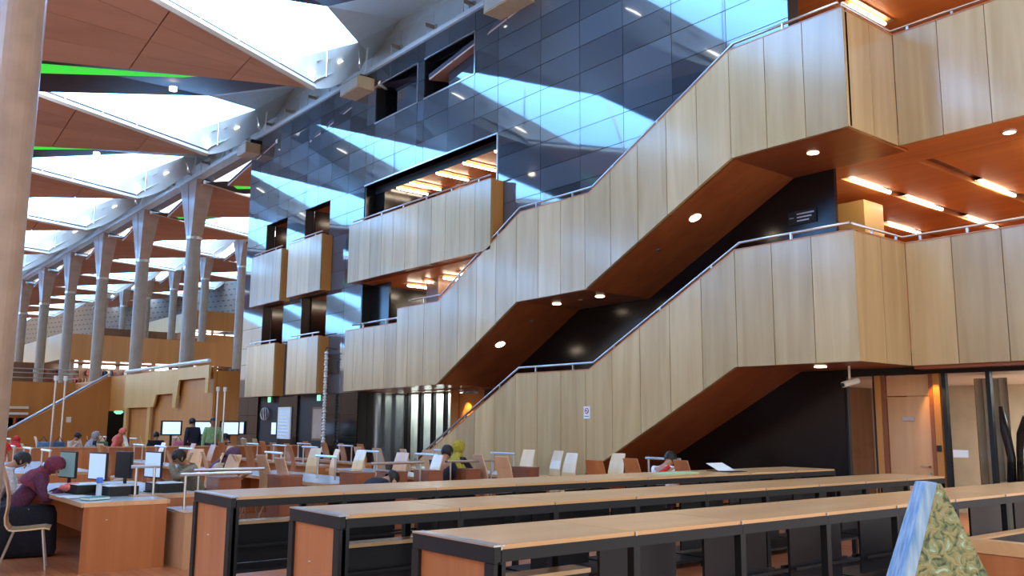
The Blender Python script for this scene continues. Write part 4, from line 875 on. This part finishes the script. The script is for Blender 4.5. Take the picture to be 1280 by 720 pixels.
n_ = 12; me.add([p for r_2 in rings for p in r_2], [(i * n_ + k, i * n_ + (k + 1) % n_, (i + 1) * n_ + (k + 1) % n_, (i + 1) * n_ + k) for i in range(6) for k in range(n_)] + [tuple(range(n_ - 1, -1, -1)), tuple(range(6 * n_, 7 * n_))])
o = me.build('fabric_bag', cloth('coral_fabric', (.8, .2, .17)), loc=(-12.15, 2.85, .756), smooth=True); o.rotation_euler = (0, 0, .2); tag(o, 'crumpled coral pink fabric bag on the first desk before the woman', 'bag')

# low orange partition and things beyond it
pr = tag(empty('low_partition', (-23.6, 0, 0)), 'long low orange partition crossing the reading room behind the desks', 'partition')
for i in range(10): part(MB().box(0, .06, 1.2 + i * 1.02, 2.2 + i * 1.02, 0, .98), 'panel', 'cherry', pr)
part(MB().box(-.02, .1, 1.2, 11.4, .982, 1.01), 'cap', 'beech', pr)
BC = [(-30.5, 6.3), (-31, 7.6), (-30.2, 7.7), (-31.0, 8.3), (-30.5, 8.9), (-31.2, 9.6), (-30.5, 10.0), (-31, 10.7), (-29.0, 11.0), (-27.2, 10.9), (-26.9, 11.4), (-25.6, 11.2), (-25.5, 10.8)]
for i, (x, y) in enumerate(BC): chair('C', x, y, N_ + .3 * math.sin(i * 2.3), 'pale chair beyond the low orange partition, %s from the left' % ORD[i], 'chairs beyond the partition')
for i, (x0, x1, y0, y1) in enumerate(((-33, -28, 4.6, 5.4), (-29.5, -25.5, 2.2, 3.1), (-33, -28, 8.0, 8.8), (-31.4, -29.6, 9.9, 10.6))): desk(x0, x1, y0, y1, 'pale desk beyond the low orange partition, %s from the left' % ['second', 'first', 'third', 'last'][i], 'desks beyond the partition')
for i, (x, y, lab) in enumerate(((-27.3, 9.02 + .0, 'lit wide screen beyond the partition, left of the standing people'), (-27.2, 9.95, 'lit screen behind the standing man in green'), (-26.9, 10.65, 'lit screen near the end of the orange wall'), (-29.3, 11.962, 'lit screen on the black wall edge'), (-26.75, 12.022, 'narrow lit screen left of the notice board'))):
    r = tag(empty('wall_screen_display' if i > 2 else 'computer_monitor', (x, y, 0 if i < 3 else 0), W_ if i < 3 else 0.0), lab, 'screen', 'lit screens at the far end')
    wd = .26 if i < 3 else (.3 if i == 3 else .16)
    part(MB().box(-wd - .05, wd + .05, -.03 if i < 3 else 0, .03, 1.22, 1.66), 'case', 'black', r); 
    if i < 3: part(MB().box(-.03, .03, -.02, .02, .76, 1.22), 'stem', 'black', r); part(MB().box(-wd, wd, -.036, -.031, 1.26, 1.62), 'display', 'screen', r); part(MB().box(-.4, .4, -.3, .3, 0, .758), 'stand_box', 'black', r)
    else: part(MB().box(-wd, wd, -.006, -.001, 1.26, 1.62), 'display', 'screen', r)
# slim steel light poles
for i, (x, y, h) in enumerate(((-24.6, 5.2, 2.75), (-24.6, 5.42, 2.75), (-24.6, 9.35, 2.6), (-24.6, 9.55, 2.6), (-24.6, 4.1, 2.3))):
    r = tag(empty('light_pole', (x, y, 0)), ['left pole of the tall steel pair beyond the partition', 'right pole of the tall steel pair beyond the partition', 'left pole of the steel pair beside the lit screens', 'right pole of the steel pair beside the lit screens', 'single steel pole at the far left beside the big column'][i], 'pole', 'slim steel poles')
    part(MB().lathe([(.12, 0), (.12, .02), (.035, .03)], (0, 0, 0), 12), 'base', 'steel', r); part(MB().tube([(0, 0, .03), (0, 0, h - .12)], .028, 8), 'tube', 'steel', r); part(MB().tube([(0, 0, h - .12), (0, 0, h)], .05, 10), 'cap', 'white', r)

# ---------------------------------------------------------------- people
def skin_obj(name, verts, edges, radii, mat, parent, sub=2):
    me = bpy.data.meshes.new(name); me.from_pydata(verts, edges, []); o = bpy.data.objects.new(name, me); COL.objects.link(o)
    sk = o.modifiers.new('skin', 'SKIN'); sk.use_smooth_shade = True; o.modifiers.new('sub', 'SUBSURF').levels = sub
    for i, v in enumerate(me.skin_vertices[0].data):
        r = radii[i]; v.radius = r if isinstance(r, tuple) else (r, r); v.use_root = i == 0
    dg = bpy.context.evaluated_depsgraph_get(); m2 = bpy.data.meshes.new_from_object(o.evaluated_get(dg)); bpy.data.objects.remove(o)
    m2.materials.clear(); m2.materials.append(M[mat] if isinstance(mat, str) else mat); m2.shade_smooth()
    o = bpy.data.objects.new(name, m2); COL.objects.link(o); o.parent = parent; return o
def person(loc, rz, lab, top, bottom, pose='sit', lean=.25, head_dip=.2, hair='hair', scarf=None, hands=None, skin='skin', near=False, strap=None, group=None, scale=1.0, skirt=False):
    r = tag(empty('person', loc, rz), lab, 'person', group); r.scale = (scale,) * 3
    V = Vector
    if pose == 'sit':
        hip = V((0, -.02, .52)); knees = [V((s * .12, .40, .53)) for s in (-1, 1)]; ank = [V((s * .12, .38, .09)) for s in (-1, 1)]
    else:
        hip = V((0, 0, .93)); knees = [V((s * .10, .03, .50)) for s in (-1, 1)]; ank = [V((s * .11, 0, .09)) for s in (-1, 1)]
    up = V((0, math.sin(lean), math.cos(lean))); waist = hip + up * .20; chest = hip + up * .42; nb = hip + up * .56
    hu = V((0, math.sin(lean + head_dip), math.cos(lean + head_dip))); hf = V((0, hu.z, -hu.y)); neck = nb + hu * .02; hb = neck + hu * .055 + hf * .015; hm = hb + hu * .075; htp = hm + hu * .065
    sh = [chest + up * .07 + V((s * .185, 0, 0)) for s in (-1, 1)]
    if hands is None: hands = [V((s * .14, .50, .80)) for s in (-1, 1)] if pose == 'sit' else [V((s * .27, .06, .82)) for s in (-1, 1)]
    else: hands = [V(h) for h in hands]
    elb = []
    for s, a, b in zip((-1, 1), sh, hands):
        m_ = (a + b) / 2; d = (b - a); L_ = d.length; off = math.sqrt(max(.0, .285 ** 2 - (L_ / 2) ** 2)) if L_ < .57 else .02
        dn = V((s * .35, -.25, -1)); dn = (dn - d * dn.dot(d) / d.dot(d)).normalized(); elb.append(m_ + dn * off)
    vs = [hip, waist, chest, nb, neck, hb, hm, htp]; ra = [(.15, .12), (.125, .10), (.15, .11), (.07, .07), .052, .062, (.078, .095), (.062, .07)]; es = [(i, i + 1) for i in range(7)]
    cl_v = [hip, waist, chest, nb - up * .02]; cl_r = [(.17, .14), (.15, .125), (.175, .135), .085]; cl_e = [(0, 1), (1, 2), (2, 3)]
    for i in (0, 1):
        n = len(vs); vs += [sh[i], elb[i], hands[i]]; ra += [.055, .042, .028]; es += [(2, n), (n, n + 1), (n + 1, n + 2)]
        c = len(cl_v); cl_v += [sh[i], elb[i], elb[i].lerp(hands[i], .85)]; cl_r += [.078, .060, .045]; cl_e += [(2, c), (c, c + 1), (c + 1, c + 2)]
        fd = (hands[i] - elb[i]).normalized(); sd = fd.cross(V((0, 0, 1))); sd = sd.normalized() if sd.length > .1 else V((1, 0, 0)); pal = hands[i] + fd * .07
        vs.append(pal); ra.append((.034, .018)); es.append((n + 2, n + 3))
        if near:
            for q, (o_, l_) in enumerate(((-.028, .055), (-.010, .07), (.010, .066), (.027, .05))):
                k = len(vs); b_ = pal + sd * o_ + fd * .02; vs += [b_, b_ + fd * l_ * .55 - V((0, 0, .006)), b_ + fd * l_ - V((0, 0, .02))]; ra += [.009, .0085, .007]; es += [(n + 3, k), (k, k + 1), (k + 1, k + 2)]
            k = len(vs); vs += [hands[i] + sd * -.035 * (1 if i else -1) + fd * .03, hands[i] + sd * -.055 * (1 if i else -1) + fd * .07]; ra += [.010, .008]; es += [(n + 2, k), (k, k + 1)]
        n = len(vs); hj = hip + V(((-1, 1)[i] * .09, .02, -.02)); toe = ank[i] + V((0, .14, -.055)); vs += [hj, knees[i], ank[i], toe]; ra += [.095, .06, .038, .03]; es += [(0, n), (n, n + 1), (n + 1, n + 2), (n + 2, n + 3)]
    skin_obj('body', vs, es, ra, skin, r, 2 if near else 1)
    skin_obj('shirt', cl_v, cl_e, cl_r, top, r, 2)
    if skirt:
        mb = MB(); 
        if pose == 'sit': mb.hexa([(-.2, -.16, .0), (.2, -.16, .0), (.24, .5, .0), (-.24, .5, .0)], [(-.2, -.16, .62), (.2, -.16, .62), (.2, .47, .60), (-.2, .47, .60)])
        else: mb.lathe([(.27, .03), (.22, .5), (.16, .95), (.14, 1.02)], (0, 0, 0), 16)
        mb.build('skirt', bottom, r, bevel=.09 if pose == 'sit' else 0, smooth=True)
    else:
        lv = [hip]; lr = [(.165, .14)]; le = []
        for i in (0, 1):
            n = len(lv); hj = hip + V(((-1, 1)[i] * .09, .02, -.02)); lv += [hj, knees[i], ank[i] + V((0, 0, .03))]; lr += [.11, .08, .062]; le += [(0, n), (n, n + 1), (n + 1, n + 2)]
        skin_obj('trousers', lv, le, lr, bottom, r, 1)
        for i in (0, 1): MB().tube([tuple(ank[i] + V((0, -.05, -.05))), tuple(ank[i] + V((0, .05, -.045))), tuple(ank[i] + V((0, .18, -.06)))], [.04, .045, .03], 8).build('shoe', 'black', r, smooth=True)
    # face details
    fx = hm - hu * .005
    MB().hexa([tuple(fx + hf * .09 + V((-.012, 0, 0)) - hu * .03), tuple(fx + hf * .09 + V((.012, 0, 0)) - hu * .03), tuple(fx + hf * .08 + hu * .01)], [tuple(fx + hf * .115 - hu * .028 + V((-.008, 0, 0))), tuple(fx + hf * .115 - hu * .028 + V((.008, 0, 0))), tuple(fx + hf * .095 + hu * .01)]).build('nose', skin, r)
    for s in (-1, 1):
        MB().lathe([(.004, -.008), (.009, 0), (.004, .008)], tuple(fx + hf * .086 + V((s * .03, 0, 0)) + hu * .012), 8).build('eye', 'black', r)
        if not scarf: MB().lathe([(.008, -.026), (.014, 0), (.010, .026)], tuple(fx + V((s * .082, 0, 0)) - hu * .01), 8).build('ear', skin, r)
    MB().tube([tuple(fx + hf * .088 - hu * .05 + V((-.02, 0, 0))), tuple(fx + hf * .093 - hu * .052), tuple(fx + hf * .088 - hu * .05 + V((.02, 0, 0)))], .005, 6).build('mouth', plain('lips', (.3, .08, .07), .5), r)
    # hair or scarf: shell around the head open at the face
    def shell(name, rad, mat, cut, drape):
        vs, fs = [], []; nu, nv = 18, 12; c = hm + hu * .012 - hf * .012
        for j in range(nv + 1):
            ph = math.pi * j / nv
            for i in range(nu):
                th = 2 * math.pi * i / nu; q = V((math.sin(ph) * math.sin(th), math.sin(ph) * math.cos(th), math.cos(ph)))
                k = 1 + .03 * math.sin(5 * th + 3 * ph)
                vs.append(tuple(c + (V((1, 0, 0)) * q.x * rad[0] + hf * q.y * rad[1] + hu * q.z * rad[2]) * k))
        for j in range(nv):
            for i in range(nu):
                ph = math.pi * (j + .5) / nv; th = 2 * math.pi * (i + .5) / nu; fy = math.sin(ph) * math.cos(th); fz = math.cos(ph)
                if fy > cut[0] and fz < cut[1]: continue
                if not drape and fz < -.72: continue
                fs.append((j * nu + i, j * nu + (i + 1) % nu, (j + 1) * nu + (i + 1) % nu, (j + 1) * nu + i))
        if drape:
            b0 = len(vs); prev = None
            for j, (rr, dz) in enumerate(((.085, .0), (.10, -.05), (.16, -.10), (.20, -.18), (.205, -.26))):
                cc = neck.lerp(nb, min(1, j * .4)) + up * (.03 + dz + .02)
                for i in range(nu):
                    th = 2 * math.pi * i / nu; vs.append(tuple(cc + V((math.sin(th) * rr * 1.12, 0, 0)) + V((0, up.z, -up.y)) * math.cos(th) * rr * .82 + up * .012 * math.sin(6 * th + j)))
                if j: fs += [(b0 + (j - 1) * nu + i, b0 + (j - 1) * nu + (i + 1) % nu, b0 + j * nu + (i + 1) % nu, b0 + j * nu + i) for i in range(nu)]
        MB().add(vs, fs).build(name, mat, r, smooth=True, fix=False)
    if scarf: shell('headscarf', (.102, .12, .128), scarf, (.62, .55), True)
    else: shell('hair', (.094, .112, .108), hair, (.35, .35), False)
    if strap:
        pts = [tuple(sh[1] + V((-.06, -.10, .06))), tuple(chest + V((.02, -.155, .03))), tuple(waist + V((-.09, -.14, .0)))]
        MB().tube(pts, .028, 6).build('bag_strap', strap, r, smooth=True)
    return r
maroon = cloth('maroon_scarf', (.16, .025, .05)); blk = cloth('black_cloth', (.012, .012, .02)); coral = cloth('coral_cloth', (.75, .18, .14)); whitec = cloth('white_cloth', (.62, .60, .66)); khaki = cloth('grey_khaki_shirt', (.22, .20, .15)); beige = cloth('beige_cloth', (.60, .46, .36))
navyc = cloth('navy_cloth', (.02, .025, .05)); pattern = cloth('patterned_scarf', (.10, .05, .09)); yell = cloth('mustard_scarf', (.38, .30, .03)); redc = cloth('red_cloth', (.6, .03, .03)); greenc = cloth('light_green_shirt', (.25, .45, .22)); jean = cloth('jeans', (.04, .06, .12)); purp = cloth('plum_shawl', (.10, .03, .07)); bluej = cloth('blue_jeans', (.08, .14, .3))
person((-12.45, 2.28, 0), -.15, 'seated woman in maroon headscarf and black dress leaning over the first desk', purp, blk, lean=.55, head_dip=.45, scarf=maroon, near=True, skirt=True, hands=[(-.12, .55, .80), (.14, .55, .80)])
person((-13.7, 2.2, 0), -.2, 'seated young man with black hair and pale top reading at the left edge', whitec, jean, lean=.45, head_dip=.5, near=True, hands=[(-.12, .55, .80), (.1, .52, .80)])
person((-15.0, 2.3, 0), -.15, 'seated person in bright red headscarf, farthest at the left edge', whitec, blk, lean=.3, head_dip=.2, scarf=redc, skirt=True)
person((-13.3, 4.85, 0), math.pi + .15, 'seated man in grey-brown shirt resting his forehead on his hand at the first desk', khaki, jean, lean=.45, head_dip=.35, near=True, hands=[(-.05, .50, 1.10), (.15, .5, .80)])
person((-13.95, 5.25, 0), -.7, 'seated reader in patterned headscarf and beige top, back towards the camera', beige, blk, lean=.45, head_dip=.4, scarf=pattern, near=True)
person((-11.9, 8.15, 0), .3, 'seated person with black hair in dark clothes below the lower stairs', navyc, blk, lean=.3, head_dip=.2)
person((-12.7, 9.05, 0), .1, 'seated person in mustard yellow headscarf below the lower stairs', blk, blk, lean=.1, head_dip=.1, scarf=yell, skirt=True)
person((-10.9, 6.1, 0), 0, 'person bowed low over the desk, only the dark head showing behind the rear bookcases', blk, blk, lean=.95, head_dip=.4, hands=[(-.2, .5, .8), (.2, .5, .8)])
person((-9.3, 10.45, 0), .2, 'seated man in white shirt with red strap, back to the camera under the stairs', whitec, jean, lean=.45, head_dip=.35, strap=redc, near=True)
person((-26.3, 9.35, 0), 1.9, 'standing man in navy shirt beside the lit screens', navyc, blk, pose='stand', lean=.1, head_dip=.2)
person((-25.9, 9.75, 0), -1.9, 'standing man in light green shirt facing the man in navy', greenc, jean, pose='stand', lean=.0, head_dip=.1)
person((-28.2, 8.9, 0), 1.4, 'seated person in black beside the lit wide screen', blk, blk, lean=.2)
person((-25.4, 10.15, 0), 2.8, 'seated person with dark hair right of the standing men', blk, blk, lean=.25)
person((-28.5, 6.55, 0), .4, 'seated person with brown hair beyond the partition, right of the tall poles', beige, jean, lean=.3)
person((-28.0, 6.95, 0), .2, 'seated person in dark blue with a grey headscarf beyond the partition', navyc, blk, lean=.2, scarf=cloth('grey_scarf', (.35, .35, .4)), skirt=True)
person((-27.6, 4.9, 0), 1.2, 'seated person with red hair covering leaning over a desk beyond the partition', beige, bluej, lean=.6, head_dip=.2, scarf=redc)
person((-25.2, 3.55, 0), .5, 'seated person in a pale pink top at the far left beyond the partition', cloth('pale_pink_top', (.75, .5, .5)), blk, lean=.15)
person((-26.0, 7.05, 0), -.6, 'person in a long coral coat and headscarf leaning forward beyond the partition', coral, coral, pose='stand', lean=.35, scarf=coral, skirt=True, scale=.85)
# bags hung on far chairs
for i, (x, y, c, lab) in enumerate(((-24.2, 4.95, (.12, .25, .45), 'blue bag behind the low partition, left one'), (-24.2, 5.3, (.06, .12, .25), 'dark blue bag behind the low partition, beside the poles'), (-24.2, 6.3, (.08, .15, .09), 'dark green bag behind the low partition'), (-24.2, 8.2, (.6, .2, .3), 'pink box behind the low partition near the lit screens'))):
    r = tag(empty('shoulder_bag', (x, y, .0)), lab, 'bag', 'bags behind the partition'); part(MB().box(-.08, .08, -.13, .13, .72, 1.12), 'body', cloth('bag_%d' % i, c), r, bevel=.03)
    part(MB().tube([(0, -.1, 1.1), (0, 0, 1.25), (0, .1, 1.1)], .01, 6), 'strap', 'black', r); part(MB().box(-.2, .2, -.2, .2, 0, .71), 'stool', 'beech', r)
